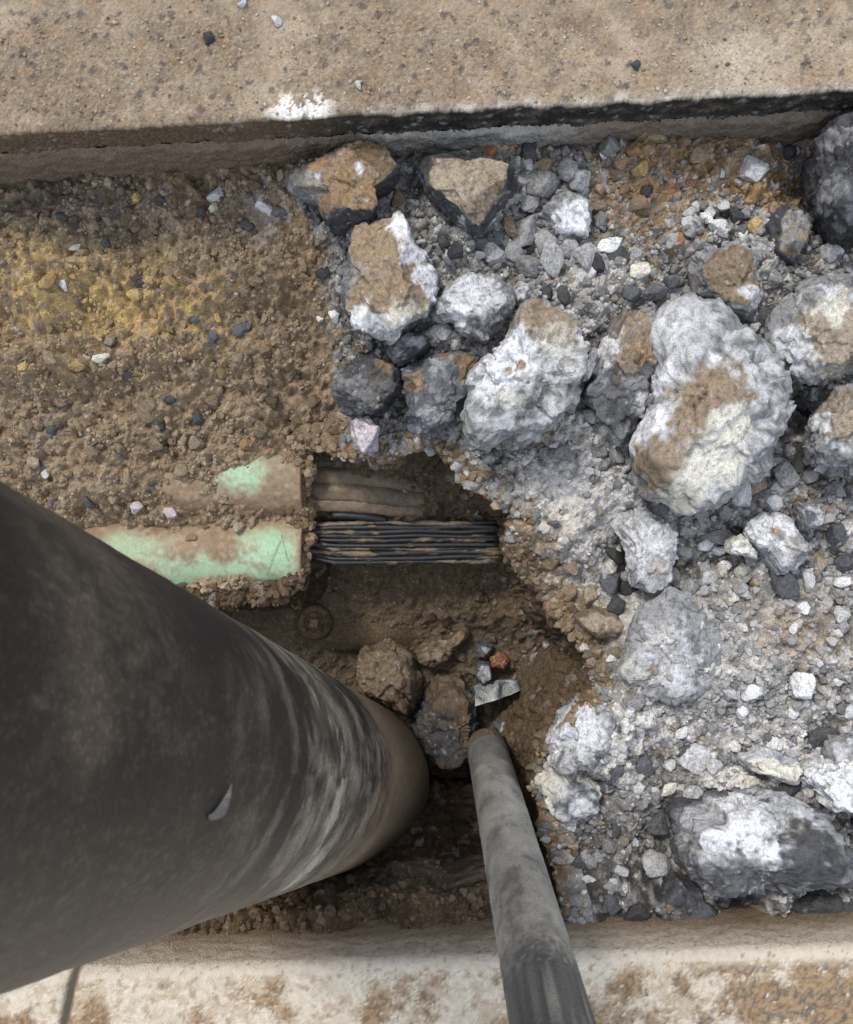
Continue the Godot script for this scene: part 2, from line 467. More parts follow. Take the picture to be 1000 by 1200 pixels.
# ---------------------------------------------------------------- carriageway and kerb: swept profiles
func build_road() -> void:
	var xs := axis(0.62, 0.0022, 12.0)
	var base := noise(31, 30.0, 4); var fine := noise(32, 300.0, 2); var broad := noise(33, 7.0, 3)
	var cv := cells(34, 170.0, FastNoiseLite.RETURN_CELL_VALUE); var cd := cells(34, 170.0, FastNoiseLite.RETURN_DISTANCE2_SUB)
	var prof := [6.0, 4.0, 2.8, 2.0, 1.5, 1.2]          # distance behind the edge of the top sheet
	var back := 1.0
	while back > 0.25:
		prof.append(back)
		back -= 0.006
	var d := 0.24
	while d > 0.0015:
		prof.append(d)
		d -= 0.0022
	var top_n := prof.size()
	var downs := []
	var y := 0.0
	while y < 0.055:
		downs.append(y); y += 0.0018
	var rows := top_n + downs.size()
	var nx := xs.size()
	var pos := PackedVector3Array(); pos.resize(nx * rows)
	var col := PackedColorArray(); col.resize(nx * rows)
	for j in rows:
		for i in nx:
			var x := xs[i]
			var lim := clampf(x, -2, 2)
			var e := road_edge(lim) + 0.003 * base.get_noise_2d(x * .5, 3.0) + 0.0016 * base.get_noise_2d(x * 4.0, 3.0) + 0.0004 * fine.get_noise_2d(x, 1.0)
			var p: Vector3
			var c: Color
			if j < top_n:
				var z: float = e - prof[j]
				var r := clampf(1.0 - prof[j] / 0.010, 0.0, 1.0)
				var v := cv.get_noise_2d(x, z)
				p = Vector3(x, -0.004 * r * r + 0.0026 * base.get_noise_2d(x, z) + sm(0, .6, cd.get_noise_2d(x, z) + 1.0) * maxf(0, v - 0.3) * 0.0022 + 0.0006 * fine.get_noise_2d(x, z), z)
				var t := clampf(0.5 + broad.get_noise_2d(x, z) * 0.9 + 0.35 * sm(0.0, 0.5, x) - 0.15, 0, 1)
				c = Color(.235, .185, .140).lerp(Color(.37, .305, .235), t)
				c = c.lerp(Color(.165, .128, .098), clampf(-base.get_noise_2d(x, z) * 1.1 + 0.12 - broad.get_noise_2d(x + 3.0, z) * .8, 0, .65))
				c = c.lerp(Color(.29, .19, .11), clampf(base.get_noise_2d(x + 4.0, z) * 0.8, 0, .5))
				c = c.lerp(Color(.43, .36, .28), clampf(fine.get_noise_2d(x * .5, z * .5) * .9, 0, .35))
				if v < -0.93: c = c.lerp(PAL.D, 0.7)
				# worn white line along the cut edge
				var near := sm(0.035, 0.004, prof[j] + 0.02 * base.get_noise_2d(x, z + 2.0))
				c = c.lerp(Color(.82, .81, .79), sm(.0, .3, near + 1.0 * base.get_noise_2d(x * 2.0, z * 2.0 + 7.0) + .5 * fine.get_noise_2d(x, z) + .25 * v - .35) * sm(0.045, 0.02, absf(x + 0.135)) * sm(.038, .015, prof[j]) * 0.95)
				c = c.lerp(Color(.62, .58, .53), sm(0.012, 0.001, prof[j]) * sm(-0.12, 0.0, x) * (0.25 + clampf(base.get_noise_2d(x, 9.0) * 1.6, 0, .6)))
				c = c.lerp(Color(.48, .42, .35), sm(.09, .0, absf(x - .33)) * sm(.07, .0, absf(prof[j] - .03)) * .6)
			else:
				var k: float = downs[j - top_n]
				var q := base.get_noise_2d(x, k * 1.3 + 20.0)
				p = Vector3(x, -0.004 - k, e + 0.0015 * q + 0.0020 * (sm(0, .6, cd.get_noise_2d(x, k + 50.0) + 1.0) - .5) * sm(0.0, .012, k) + 0.0015)
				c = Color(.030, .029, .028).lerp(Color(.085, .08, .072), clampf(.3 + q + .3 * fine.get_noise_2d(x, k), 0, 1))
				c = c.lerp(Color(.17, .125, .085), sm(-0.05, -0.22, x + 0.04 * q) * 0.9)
				c = c.lerp(Color(.16, .13, .10), clampf(q * 1.3 - .2, 0, .6))
				if cv.get_noise_2d(x, k + 50.0) > 0.88: c = c.lerp(PAL.G, 0.5)
			pos[j * nx + i] = p
			col[j * nx + i] = c
	var road := put("road", grid_mesh(pos, col, nx, rows), M.road)
	tag(road, "", "", "", "structure")
	# concrete bed under the asphalt, seen in the cut face
	rows = 60
	pos = PackedVector3Array(); pos.resize(nx * rows)
	col = PackedColorArray(); col.resize(nx * rows)
	for j in rows:
		var k := 0.048 + 0.16 * float(j) / (rows - 1)
		for i in nx:
			var x := xs[i]
			var q := base.get_noise_2d(x, k * 1.3 + 40.0)
			var out := 0.006 + 0.006 * noise_at(broad, x, 5.0)
			if j < 6: out *= sin(j / 6.0 * PI * 0.5)
			pos[j * nx + i] = Vector3(x, -k, road_edge(clampf(x, -2, 2)) + 0.001 + out + 0.004 * q + 0.0012 * fine.get_noise_2d(x, k + 9.0))
			var c := Color(.30, .295, .285).lerp(Color(.42, .41, .39), clampf(.4 + q * 1.4, 0, 1))
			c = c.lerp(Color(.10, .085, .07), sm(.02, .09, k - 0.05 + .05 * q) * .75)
			c = c.lerp(Color(.15, .115, .085), sm(.13, .2, x + .08 * q) * .8)
			c = c.lerp(Color(.19, .14, .10), sm(-0.02, -0.10, x + 0.05 * q) * 0.9)
			pos[j * nx + i].y = -k
			col[j * nx + i] = c
	put("concrete_bed", grid_mesh(pos, col, nx, rows), M.road, road)

func noise_at(n: FastNoiseLite, x: float, z: float) -> float: return n.get_noise_2d(x, z)

func build_kerb() -> void:
	var base := noise(41, 26.0, 4); var fine := noise(42, 260.0, 3); var broad := noise(43, 11.0, 4)
	var cv := cells(44, 330.0, FastNoiseLite.RETURN_CELL_VALUE); var cd := cells(44, 330.0, FastNoiseLite.RETURN_DISTANCE2_SUB)
	var prof := []                                          # (z past the edge, y) from foot to back
	for k in 70: prof.append(Vector2(-0.004 - 0.006 * (1.0 - k / 70.0), -0.26 + 0.248 * k / 70.0))
	for k in 9:
		var a := k / 8.0 * PI * 0.5
		prof.append(Vector2(0.008 - 0.012 * cos(a), -0.012 + 0.012 * sin(a)))
	var d := 0.010
	while d < 0.19:
		prof.append(Vector2(d, 0.0)); d += 0.0022
	for k in 4: prof.append(Vector2(0.20 + k * 0.033, 0.0))
	for part in 2:
		var xs := PackedFloat32Array()
		var joint := -0.380
		var all := axis(0.62, 0.0022, 4.0)
		for x in all:
			if part == 0 and x < joint - 0.0018 or part == 1 and x > joint + 0.0018: xs.append(x)
		var nx := xs.size()
		var rows := prof.size()
		var pos := PackedVector3Array(); pos.resize(nx * rows)
		var col := PackedColorArray(); col.resize(nx * rows)
		for j in rows:
			var pr: Vector2 = prof[j]
			for i in nx:
				var x := xs[i]
				var z := kerb_edge(clampf(x, -2, 2)) + pr.x
				var n := base.get_noise_2d(x, pr.x + pr.y * 2.0)
				var b := broad.get_noise_2d(x, pr.x + pr.y * 2.0)
				var v := cv.get_noise_2d(x, pr.x + pr.y)
				var f := fine.get_noise_2d(x, pr.x + pr.y)
				var on_top := sm(0.0, 0.012, pr.x)
				var end := absf(x - joint + .002 * base.get_noise_2d(pr.x, 3.0)) - 0.0018
				var drop := 0.007 * pow(clampf(1.0 - end / 0.007, 0, 1), 2.0)
				var right := sm(0.18, 0.36, x)
				var blotch := sm(-0.04, 0.36, b + 0.5 * n + 0.45 * right - 0.10 + .25 * f) * on_top * sm(0.0, 0.02, pr.x)
				var lump := sm(0, .6, cd.get_noise_2d(x, pr.x) + 1.0)
				var y := pr.y - drop + 0.0012 * n + 0.0005 * f + blotch * (0.0008 + lump * 0.0020 * (0.4 + v))
				var shear := -(pr.x - 0.02) * 0.22 * clampf(1.0 - absf(x - joint) / 0.25, 0, 1)
				pos[j * nx + i] = Vector3(x + shear, y, z + (1.0 - on_top) * (0.0015 * n + 0.001 * f))
				var c := Color(.55, .49, .405).lerp(Color(.42, .355, .275), clampf(.35 + n * 1.1 + .4 * f, 0, 1))
				c = c.lerp(Color(.34, .25, .165), sm(.02, .35, -n + .4 * b + .25 * f) * .65)
				c = c.lerp(Color(.25, .17, .10), sm(.25, .45, base.get_noise_2d(x * 2.2, pr.x * 2.2 + 11.0)) * .6)
				var dirt := Color(.30, .20, .115).lerp(Color(.17, .115, .07), clampf(.5 + v, 0, 1))
				if v > 0.55: dirt = dirt.lerp(Color(.10, .10, .105), .8 * right)
				if v < -0.95: dirt = dirt.lerp(PAL.C, .6)
				c = c.lerp(dirt, blotch * .95)
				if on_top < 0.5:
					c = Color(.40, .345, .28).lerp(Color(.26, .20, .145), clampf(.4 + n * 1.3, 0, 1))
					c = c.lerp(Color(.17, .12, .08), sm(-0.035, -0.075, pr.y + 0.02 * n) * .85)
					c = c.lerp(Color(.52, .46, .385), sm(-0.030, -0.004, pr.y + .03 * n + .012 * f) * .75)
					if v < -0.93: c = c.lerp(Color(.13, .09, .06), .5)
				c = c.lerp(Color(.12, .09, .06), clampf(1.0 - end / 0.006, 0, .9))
				col[j * nx + i] = c
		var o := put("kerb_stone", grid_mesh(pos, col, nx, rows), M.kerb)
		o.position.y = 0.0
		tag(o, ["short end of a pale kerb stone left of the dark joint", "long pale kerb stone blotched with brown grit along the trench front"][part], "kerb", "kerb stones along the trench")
	# pavement running on behind the kerb
	var st := SurfaceTool.new()
	st.begin(Mesh.PRIMITIVE_TRIANGLES)
	var xs2 := [-4.0, 4.0]
	for q in [[Vector3(-12, -.01, .75), Vector3(12, -.01, .75), Vector3(12, -.01, 12), Vector3(-12, -.01, 12)]]:
		for k in [0, 1, 2, 0, 2, 3]:
			st.set_color(Color(.42, .37, .30)); st.set_normal(Vector3.UP); st.add_vertex(q[k])
	var pave := put("pavement", st.commit(), M.kerb)
	tag(pave, "", "", "", "structure")

# ---------------------------------------------------------------- rocks
var spheres := {}
func sphere(level: int) -> Array:
	if spheres.has(level): return spheres[level]
	var t := (1.0 + sqrt(5.0)) / 2.0
	var v := PackedVector3Array()
	for p in [[-1, t, 0], [1, t, 0], [-1, -t, 0], [1, -t, 0], [0, -1, t], [0, 1, t], [0, -1, -t], [0, 1, -t], [t, 0, -1], [t, 0, 1], [-t, 0, -1], [-t, 0, 1]]:
		v.append(Vector3(p[0], p[1], p[2]).normalized())
	var f := PackedInt32Array([0, 11, 5, 0, 5, 1, 0, 1, 7, 0, 7, 10, 0, 10, 11, 1, 5, 9, 5, 11, 4, 11, 10, 2, 10, 7, 6, 7, 1, 8, 3, 9, 4, 3, 4, 2, 3, 2, 6, 3, 6, 8, 3, 8, 9, 4, 9, 5, 2, 4, 11, 6, 2, 10, 8, 6, 7, 9, 8, 1])
	for l in level:
		var mids := {}
		var g := PackedInt32Array()
		for k in range(0, f.size(), 3):
			var m := [0, 0, 0]
			for e in 3:
				var a := f[k + e]; var b := f[k + (e + 1) % 3]
				var key := mini(a, b) * 1000000 + maxi(a, b)
				if not mids.has(key):
					mids[key] = v.size()
					v.append((v[a] + v[b]).normalized())
				m[e] = mids[key]
			g.append_array(PackedInt32Array([f[k], m[0], m[2], f[k + 1], m[1], m[0], f[k + 2], m[2], m[1], m[0], m[1], m[2]]))
		f = g
	for k in range(0, f.size(), 3):                          # clockwise from outside
		var a := f[k + 1]
		f[k + 1] = f[k + 2]
		f[k + 2] = a
	spheres[level] = [v, f]
	return spheres[level]

func closed_mesh(pos: PackedVector3Array, f: PackedInt32Array, col: PackedColorArray) -> ArrayMesh:
	var nor := PackedVector3Array(); nor.resize(pos.size())
	for k in range(0, f.size(), 3):
		var a := f[k]; var b := f[k + 1]; var c := f[k + 2]
		var n := (pos[c] - pos[a]).cross(pos[b] - pos[a])
		nor[a] += n; nor[b] += n; nor[c] += n
	for k in nor.size(): nor[k] = nor[k].normalized()
	var arr := []
	arr.resize(Mesh.ARRAY_MAX)
	arr[Mesh.ARRAY_VERTEX] = pos
	arr[Mesh.ARRAY_NORMAL] = nor
	arr[Mesh.ARRAY_COLOR] = col
	arr[Mesh.ARRAY_INDEX] = f
	var m := ArrayMesh.new()
	m.add_surface_from_arrays(Mesh.PRIMITIVE_TRIANGLES, arr)
	return m

# A broken piece whose outline in plan is the given polygon. facets: [lean x, lean z, height over the centre]; paint: [px, py, radius, colour, strength]
func chunk(called: String, label: String, short: String, category: String, outline: Array, top: float, thick: float, look_: Dictionary) -> void:
	var level: int = look_.get("level", 5)
	var seed_: int = 100 + chunk_list.size() * 7
	var poly := PackedVector2Array()
	var mid := Vector2.ZERO
	for p in outline: mid += Vector2(p[0], p[1])
	mid /= outline.size()
	var at := W(mid.x, mid.y, top - 0.5 * thick)
	var sil := top - 0.4 * thick
	var far := 0.0
	for p in outline:
		var w := W(p[0], p[1], sil)
		poly.append(Vector2(w.x - at.x, w.z - at.z))
		far = maxf(far, poly[-1].length())
	var table := PackedFloat32Array()
	for k in 180:
		var dir := Vector2.from_angle(k / 180.0 * TAU)
		var best := far
		for e in poly.size():
			var hit: Variant = Geometry2D.segment_intersects_segment(Vector2.ZERO, dir * 2.0, poly[e], poly[(e + 1) % poly.size()])
			if hit != null: best = minf(best, (hit as Vector2).length())
		table.append(best * 1.05)
	var hh := thick * 0.5
	var facets: Array = look_.get("facets", [])
	if facets.is_empty():
		var r := RandomNumberGenerator.new(); r.seed = seed_
		for k in 3: facets.append([r.randf_range(-.35, .35), r.randf_range(-.35, .35), r.randf_range(.8, 1.15)])
	var taper: float = look_.get("taper", 0.3)
	var rough: float = minf(look_.get("rough", 1.0), 1.25)
	var sharp: float = look_.get("sharp", 40.0)
	var cuts := []
	var rc := RandomNumberGenerator.new(); rc.seed = seed_ + 5
	for k in 12:
		var yv := rc.randf_range(-.1, .85)
		var av := (k + rc.randf()) / 12.0 * TAU * 2.0
		cuts.append([Vector3(cos(av) * sqrt(1 - yv * yv), yv, sin(av) * sqrt(1 - yv * yv)), lerpf(.77, .99, rc.randf()) + .26 * clampf(yv, 0, .6), rc.randf_range(.62, 1.1)])
	var n1 := noise(seed_, 1.1 / far, 3); var n2 := noise(seed_ + 1, 90.0, 4)
	var cd := cells(seed_ + 2, 110.0, FastNoiseLite.RETURN_DISTANCE2_SUB); var cvn := cells(seed_ + 2, 110.0, FastNoiseLite.RETURN_CELL_VALUE)
	var shard := cells(seed_ + 6, 34.0, FastNoiseLite.RETURN_CELL_VALUE); var chip := cells(seed_ + 7, 80.0, FastNoiseLite.RETURN_CELL_VALUE)
	var n3 := noise(seed_ + 3, 45.0, 4); var sp := cells(seed_ + 4, 330.0, FastNoiseLite.RETURN_CELL_VALUE)
	var base: Color = PAL[look_.get("base", "G")]
	var second: Color = PAL[look_.get("second", "P")]
	var side: Color = PAL[look_.get("side", look_.get("base", "G"))]
	var cover: float = look_.get("cover", 0.0)                # how much loose dust of the colour "dust" lies on the upper face
	var dust: Color = PAL[look_.get("dust", "S")]
	var paint := []
	for p in look_.get("paint", []):
		var w := W(p[0], p[1], top - 0.1 * thick)
		paint.append([Vector2(w.x - at.x, w.z - at.z), p[2] * (1.0 - top) / 1100.0, PAL[p[3]], p[4]])
	var sph := sphere(level)
	var dirs: PackedVector3Array = sph[0]
	var pos := PackedVector3Array(); pos.resize(dirs.size())
	var col := PackedColorArray(); col.resize(dirs.size())
	for k in dirs.size():
		var d := dirs[k]
		# push the rays towards the horizon a little, so the top stays finely divided
		var hl := sqrt(d.x * d.x + d.z * d.z) + 1e-6
		var ang := atan2(d.z, d.x) / TAU * 180.0
		if ang < 0: ang += 180.0
		var a0 := int(ang) % 180
		var R := lerpf(table[a0], table[(a0 + 1) % 180], ang - int(ang))
		d = Vector3(d.x * R, d.y * hh, d.z * R)              # ray in the piece's own proportions
		hl *= R
		var tp := taper if d.y > 0 else -0.15
		var ts := 1.0 / maxf(hl / R + tp * d.y / hh, 0.05)
		var inv := pow(1.0 / ts, sharp)
		var topness := 0.0
		var lead := 0.0
		var face_tone := 1.0
		for fc in facets:
			var den: float = d.y + fc[0] * d.x + fc[1] * d.z
			if den > 0.0:
				var q := pow(den / (hh * fc[2]), sharp)
				inv += q
				topness += q
		for ct in cuts:
			var den2: float = dirs[k].dot(ct[0]) / ct[1]
			if den2 > 0.0:
				var q3 := pow(den2, sharp)
				inv += q3
				if q3 > lead:
					lead = q3; face_tone = ct[2]
				topness += q3 * sm(.25, .7, ct[0].y)
		if d.y < 0.0: inv += pow(-d.y / (hh * 1.1), sharp)
		var t := pow(inv, -1.0 / sharp)
		topness /= inv
		face_tone = lerpf(1.0, face_tone, sm(.35, .65, lead / inv))
		var p := d * t
		var cr := sm(0.0, 0.5, cd.get_noise_3dv(p) + 1.0)
		var cval := cvn.get_noise_3dv(p)
		var v0 := n3.get_noise_3dv(p)
		var warp_ := Vector3(n3.get_noise_3dv(p * .7), n3.get_noise_3dv(p * .7 + Vector3(1, 0, 0)), n3.get_noise_3dv(p * .7 + Vector3(2, 0, 0))) * .010
		var disp := far * 0.03 * n1.get_noise_3dv(p) + rough * (.0044 * shard.get_noise_3dv(p + warp_) + .0019 * chip.get_noise_3dv(p + warp_ * .5) + 0.0009 * n2.get_noise_3dv(p) + 0.0016 * v0 * absf(v0) * 2.0 + 0.0016 * v0 + (cr - 0.5) * 0.0008 * (0.5 + cval))
		var dn := p.normalized()
		p += Vector3(dn.x, dn.y * 0.8, dn.z) * disp
		pos[k] = p
		var v2 := n3.get_noise_3dv(p + Vector3(3, 0, 0))
		var c := base.lerp(second, clampf(0.45 + v2 * 2.2 + n1.get_noise_3dv(p) + cval * 0.15, 0, 1))
		c = side.lerp(c, sm(0.15, 0.6, topness + v2 * 0.3))
		c = c.lerp(dust, sm(0.55, 0.8, topness + v2 * 0.5) * cover * clampf(.8 + v2, 0, 1))
		var q2 := n2.get_noise_3dv(p * 0.6) * 0.6 + v2 * 0.7
		for pt in paint:
			var k2: float = sm(1.2, 0.75, (Vector2(p.x, p.z) - (pt[0] as Vector2)).length() / pt[1] + q2) * pt[3] * sm(-.6, 0.1, p.y / hh)
			if k2 > 0: c = c.lerp(pt[2], k2)
		var s3 := sp.get_noise_3dv(p)
		c = c.lerp(Color(.06, .06, .06), clampf(-s3 - 0.35, 0, .5) * .7)
		if s3 > 0.95: c = c.lerp(PAL.P, 0.4)
		c = c * (1.0 - .45 * sm(.05, .5, -n2.get_noise_3dv(p * 1.3 + Vector3(9, 0, 0)) - .4 * v2))
		c = c * ((0.94 + 0.1 * cr) * face_tone)
		col[k] = c
	var o := put(called, closed_mesh(pos, sph[1], col), M.stone)
	o.position = at
	tag(o, label, category, look_.get("group", ""))
	chunk_list.append([at.x, at.z, far, short])

func build_chunks() -> void:
	chunk("asphalt_slab", "brown sand-coated asphalt slab with dark broken edge, leftmost under the cut road", "leftmost sandy asphalt slab", "asphalt chunk", [[338, 212], [346, 192], [378, 178], [402, 169], [432, 168], [450, 176], [467, 200], [462, 214], [446, 228], [449, 250], [430, 262], [400, 269], [383, 268], [374, 240], [346, 225]], -.035, .06,
		{"base": "S", "second": "O", "side": "D", "cover": .7, "dust": "O", "taper": .12, "facets": [[0.02, .10, .95], [-.12, -.05, 1.0]], "rough": .9, "paint": [[422, 200, 5, "W", .9], [373, 208, 4, "W", .9], [355, 222, 26, "G", .6]]})
	chunk("asphalt_slab", "flat tan-topped asphalt slab with black diagonal edge below the road cut", "tan-topped asphalt slab", "asphalt chunk", [[492, 180], [512, 177], [562, 181], [609, 195], [603, 216], [588, 240], [572, 262], [556, 272], [540, 262], [518, 246], [496, 222]], -.03, .065,
		{"base": "T", "second": "S", "side": "D", "cover": .5, "dust": "T", "taper": .2, "facets": [[-.10, -.06, .95], [.03, .03, .98]], "rough": .8, "paint": [[540, 258, 8, "P", .7], [580, 215, 12, "O", .4]]})
	chunk("concrete_chunk", "sandy chunk with bright white painted edge down its right side", "sandy chunk with white painted edge", "concrete chunk", [[408, 300], [412, 275], [440, 256], [470, 250], [480, 265], [491, 286], [513, 325], [506, 352], [490, 384], [463, 411], [440, 402], [415, 378], [405, 340]], -.04, .07,
		{"base": "S", "second": "T", "side": "B", "cover": .5, "dust": "O", "taper": .12, "facets": [[.04, .04, .95], [-.1, .05, 1.0]], "paint": [[470, 268, 17, "W", 1], [484, 295, 16, "W", 1], [498, 318, 16, "W", 1], [505, 335, 12, "W", 1], [425, 374, 20, "W", 1], [447, 388, 19, "W", 1], [465, 397, 16, "W", 1], [480, 375, 22, "C", .6], [480, 385, 14, "W", .8], [412, 320, 18, "G", .5]]})
	chunk("concrete_chunk", "small bright white-faced chunk left of the brown soil patch", "small bright white-faced chunk", "concrete chunk", [[630, 247], [648, 229], [672, 226], [692, 236], [694, 252], [689, 280], [664, 282], [640, 268]], -.06, .06, {"level": 4, "base": "G", "second": "G", "paint": [[672, 262, 26, "W", 1], [684, 270, 20, "W", 1]], "facets": [[-.2, .25, .9], [.2, -.2, .9]]})
	chunk("concrete_chunk", "lumpy pale grey chunk right of the white painted edge", "lumpy pale grey chunk", "concrete chunk", [[511, 352], [524, 334], [548, 320], [576, 318], [599, 334], [604, 360], [590, 386], [570, 400], [540, 386], [515, 372]], -.05, .07, {"base": "H", "second": "P", "side": "G", "paint": [[550, 345, 28, "W", .6], [538, 368, 10, "W", .8], [585, 390, 18, "G", .8]], "rough": 1.5})
	chunk("concrete_chunk", "small round grey stone wedged below the lumpy pale chunk", "small wedged grey stone", "concrete chunk", [[497, 392], [505, 380], [525, 378], [540, 394], [528, 403], [508, 402]], -.085, .04, {"level": 4, "base": "G", "second": "G"})
	chunk("concrete_chunk", "small pale stone standing right of the lumpy grey chunk", "small pale standing stone", "concrete chunk", [[597, 345], [605, 330], [622, 332], [626, 350], [615, 362], [602, 360]], -.075, .045, {"level": 4, "base": "P", "second": "P"})
	chunk("concrete_chunk", "dark grey chunk with rusty brown crumbs on top, left above the hole", "dark grey chunk with brown crumbs", "concrete chunk", [[471, 436], [486, 424], [512, 408], [542, 400], [562, 420], [552, 462], [537, 490], [510, 503], [482, 499], [474, 470]], -.075, .07, {"base": "G", "second": "B", "side": "B", "paint": [[553, 432, 18, "O", .9], [487, 446, 13, "O", .7], [517, 412, 9, "O", .7], [500, 490, 14, "P", .4]], "rough": 1.2})
	chunk("concrete_chunk", "big chunk with brown top, white left slope and grey lower face above the hole", "big white-and-brown chunk", "concrete chunk", [[545, 472], [560, 432], [598, 397], [606, 364], [628, 353], [652, 358], [690, 375], [703, 402], [690, 440], [666, 480], [640, 506], [600, 512], [560, 518], [547, 505]], -.01, .11,
		{"base": "H", "second": "P", "side": "G", "taper": .3, "facets": [[.05, .45, .95], [.15, -.25, .80], [-.35, .0, .85]], "paint": [[637, 368, 30, "S", .95], [665, 380, 24, "S", .7], [600, 415, 32, "W", .9], [575, 445, 26, "W", .9], [590, 432, 20, "W", .9], [655, 400, 24, "C", .4], [690, 388, 12, "W", .7], [612, 427, 5, "O", .9], [597, 432, 4, "O", .8], [600, 465, 14, "C", .5]], "rough": 1.3})
	chunk("smooth_pebble", "long smooth grey pebble leaning between the two big chunks", "long smooth pebble", "pebble", [[683, 445], [687, 420], [694, 406], [701, 408], [699, 425], [690, 447]], -.03, .03, {"level": 4, "base": "G", "second": "G", "rough": .25})
	chunk("concrete_chunk", "chunk with tan upper face and dark grey underside, left of the largest chunk", "tan and dark grey chunk", "concrete chunk", [[684, 462], [700, 420], [715, 386], [733, 362], [766, 360], [774, 400], [768, 450], [757, 488], [735, 504], [700, 490]], -.02, .10,
		{"base": "G", "second": "G", "side": "G", "facets": [[.1, -.22, .9], [-.1, .6, .8], [-.4, 0, .95]], "paint": [[742, 405, 34, "S", .95], [747, 375, 20, "S", .8], [735, 425, 22, "S", .8], [714, 400, 17, "W", .8], [704, 425, 12, "W", .8], [755, 410, 12, "O", .5], [757, 470, 12, "W", .9], [715, 465, 30, "D", .65], [740, 480, 20, "D", .5]], "rough": 1.3})
	chunk("concrete_chunk", "largest pale chunk of the heap with a sandy ridge and cream lower corner", "largest pale chunk", "concrete chunk", [[745, 520], [770, 466], [767, 430], [764, 392], [788, 356], [812, 348], [838, 349], [858, 364], [886, 400], [915, 430], [926, 470], [916, 500], [906, 520], [905, 546], [880, 562], [850, 582], [815, 598], [790, 590], [763, 576], [748, 548]], .015, .13,
		{"base": "H", "second": "P", "side": "G", "taper": .2, "facets": [[-.30, .02, .92], [.26, .02, .95], [.05, .32, .95], [.1, -.3, .95]], "paint": [[800, 375, 40, "P", .7], [790, 370, 28, "W", .4], [778, 440, 18, "W", .8], [770, 490, 22, "W", .9], [758, 515, 18, "W", .9], [845, 450, 28, "S", .95], [825, 470, 32, "S", .95], [815, 500, 30, "S", .95], [785, 540, 36, "S", .95], [800, 560, 22, "S", .9], [860, 465, 20, "S", .9], [855, 500, 26, "C", 1], [835, 535, 30, "C", 1], [815, 575, 26, "C", 1], [850, 545, 26, "C", .9], [800, 590, 14, "C", .9], [840, 418, 8, "W", .9]], "rough": 1.3})
	chunk("concrete_chunk", "white and tan chunk at the right edge with a pale stone stuck on top", "white and tan chunk", "concrete chunk", [[905, 396], [912, 365], [926, 345], [955, 328], [1000, 322], [1050, 335], [1055, 400], [1005, 436], [946, 444], [922, 420]], -.005, .10, {"base": "H", "second": "P", "side": "G", "facets": [[.0, .0, .95], [-.3, .25, .95], [.1, -.3, .95]], "paint": [[985, 390, 45, "T", .9], [960, 380, 22, "T", .8], [975, 360, 20, "C", .8], [932, 415, 26, "W", .7], [930, 395, 16, "W", .6]], "rough": 1.4})
	chunk("concrete_chunk", "tan-topped grey chunk at the right edge below the dark gap", "tan-topped grey chunk at right edge", "concrete chunk", [[957, 522], [964, 487], [985, 456], [1030, 440], [1055, 500], [1035, 562], [985, 556], [962, 542]], -.01, .09, {"base": "H", "second": "P", "side": "G", "facets": [[-.15, .1, .95], [.1, -.2, .95]], "paint": [[1000, 485, 34, "T", .9], [985, 500, 16, "T", .8], [967, 492, 12, "W", .8]], "rough": 1.3})
	chunk("asphalt_chunk", "dull brown asphalt chunk above the largest pale chunk", "dull brown asphalt chunk", "asphalt chunk", [[811, 316], [828, 290], [862, 284], [885, 305], [892, 345], [872, 372], [842, 362], [818, 346]], -.045, .06, {"base": "S", "second": "N", "side": "G", "cover": .4, "dust": "S", "facets": [[-.15, .1, .95], [.25, -.1, .95]], "paint": [[882, 345, 14, "W", .7], [835, 320, 22, "N", .4]]})
	chunk("asphalt_chunk", "large blue-black tar block at the top right under the road", "large blue-black tar block", "asphalt chunk", [[972, 205], [968, 160], [984, 138], [1012, 128], [1085, 130], [1090, 262], [1020, 282], [990, 272], [975, 240]], .02, .13, {"base": "B", "second": "D", "side": "D", "facets": [[-.35, .3, .9], [.1, -.2, .95], [-.1, .55, .9]], "paint": [[985, 205, 16, "P", .4], [995, 150, 12, "P", .4], [962, 150, 8, "S", .7], [960, 175, 6, "S", .7]], "rough": 1.3})
	chunk("crumbling_chunk", "crumbling brown-grey lump left of the small white stone at upper right", "crumbling brown-grey lump", "concrete chunk", [[898, 262], [912, 244], [935, 243], [948, 262], [945, 290], [928, 308], [905, 300]], -.055, .06, {"level": 4, "base": "G", "second": "S", "side": "D", "rough": 2.2})
	chunk("concrete_chunk", "bright white slab with shade-painted lower face lying by the kerb at bottom right", "bright white slab by the kerb", "concrete chunk", [[785, 962], [800, 950], [832, 950], [838, 938], [872, 932], [925, 938], [965, 958], [990, 1000], [1002, 1036], [940, 1046], [882, 1042], [830, 1041], [805, 1022], [795, 990]], -.01, .11,
		{"base": "G", "second": "G", "side": "B", "taper": .08, "facets": [[.02, .45, .92], [.0, .02, .86]], "paint": [[820, 975, 34, "W", .9], [850, 958, 34, "W", 1], [885, 968, 34, "W", 1], [905, 990, 26, "W", 1], [905, 1010, 14, "W", .9], [870, 990, 24, "W", .8], [930, 950, 28, "P", .8], [950, 975, 26, "W", .6], [935, 975, 14, "T", .7], [815, 1000, 26, "P", .7], [950, 1008, 42, "D", .95], [975, 1022, 30, "D", .95], [920, 1030, 26, "D", .9], [870, 1030, 34, "D", .8], [830, 1032, 24, "D", .7]], "rough": 1.4})  # D spots paint shade onto the front face turned from the light
	chunk("asphalt_chunk", "dark lump in the shade under the left end of the white slab", "dark lump under white slab", "asphalt chunk", [[770, 1052], [790, 1025], [830, 1035], [845, 1070], [800, 1080], [775, 1078]], -.075, .06, {"base": "D", "second": "B", "side": "D", "level": 4})
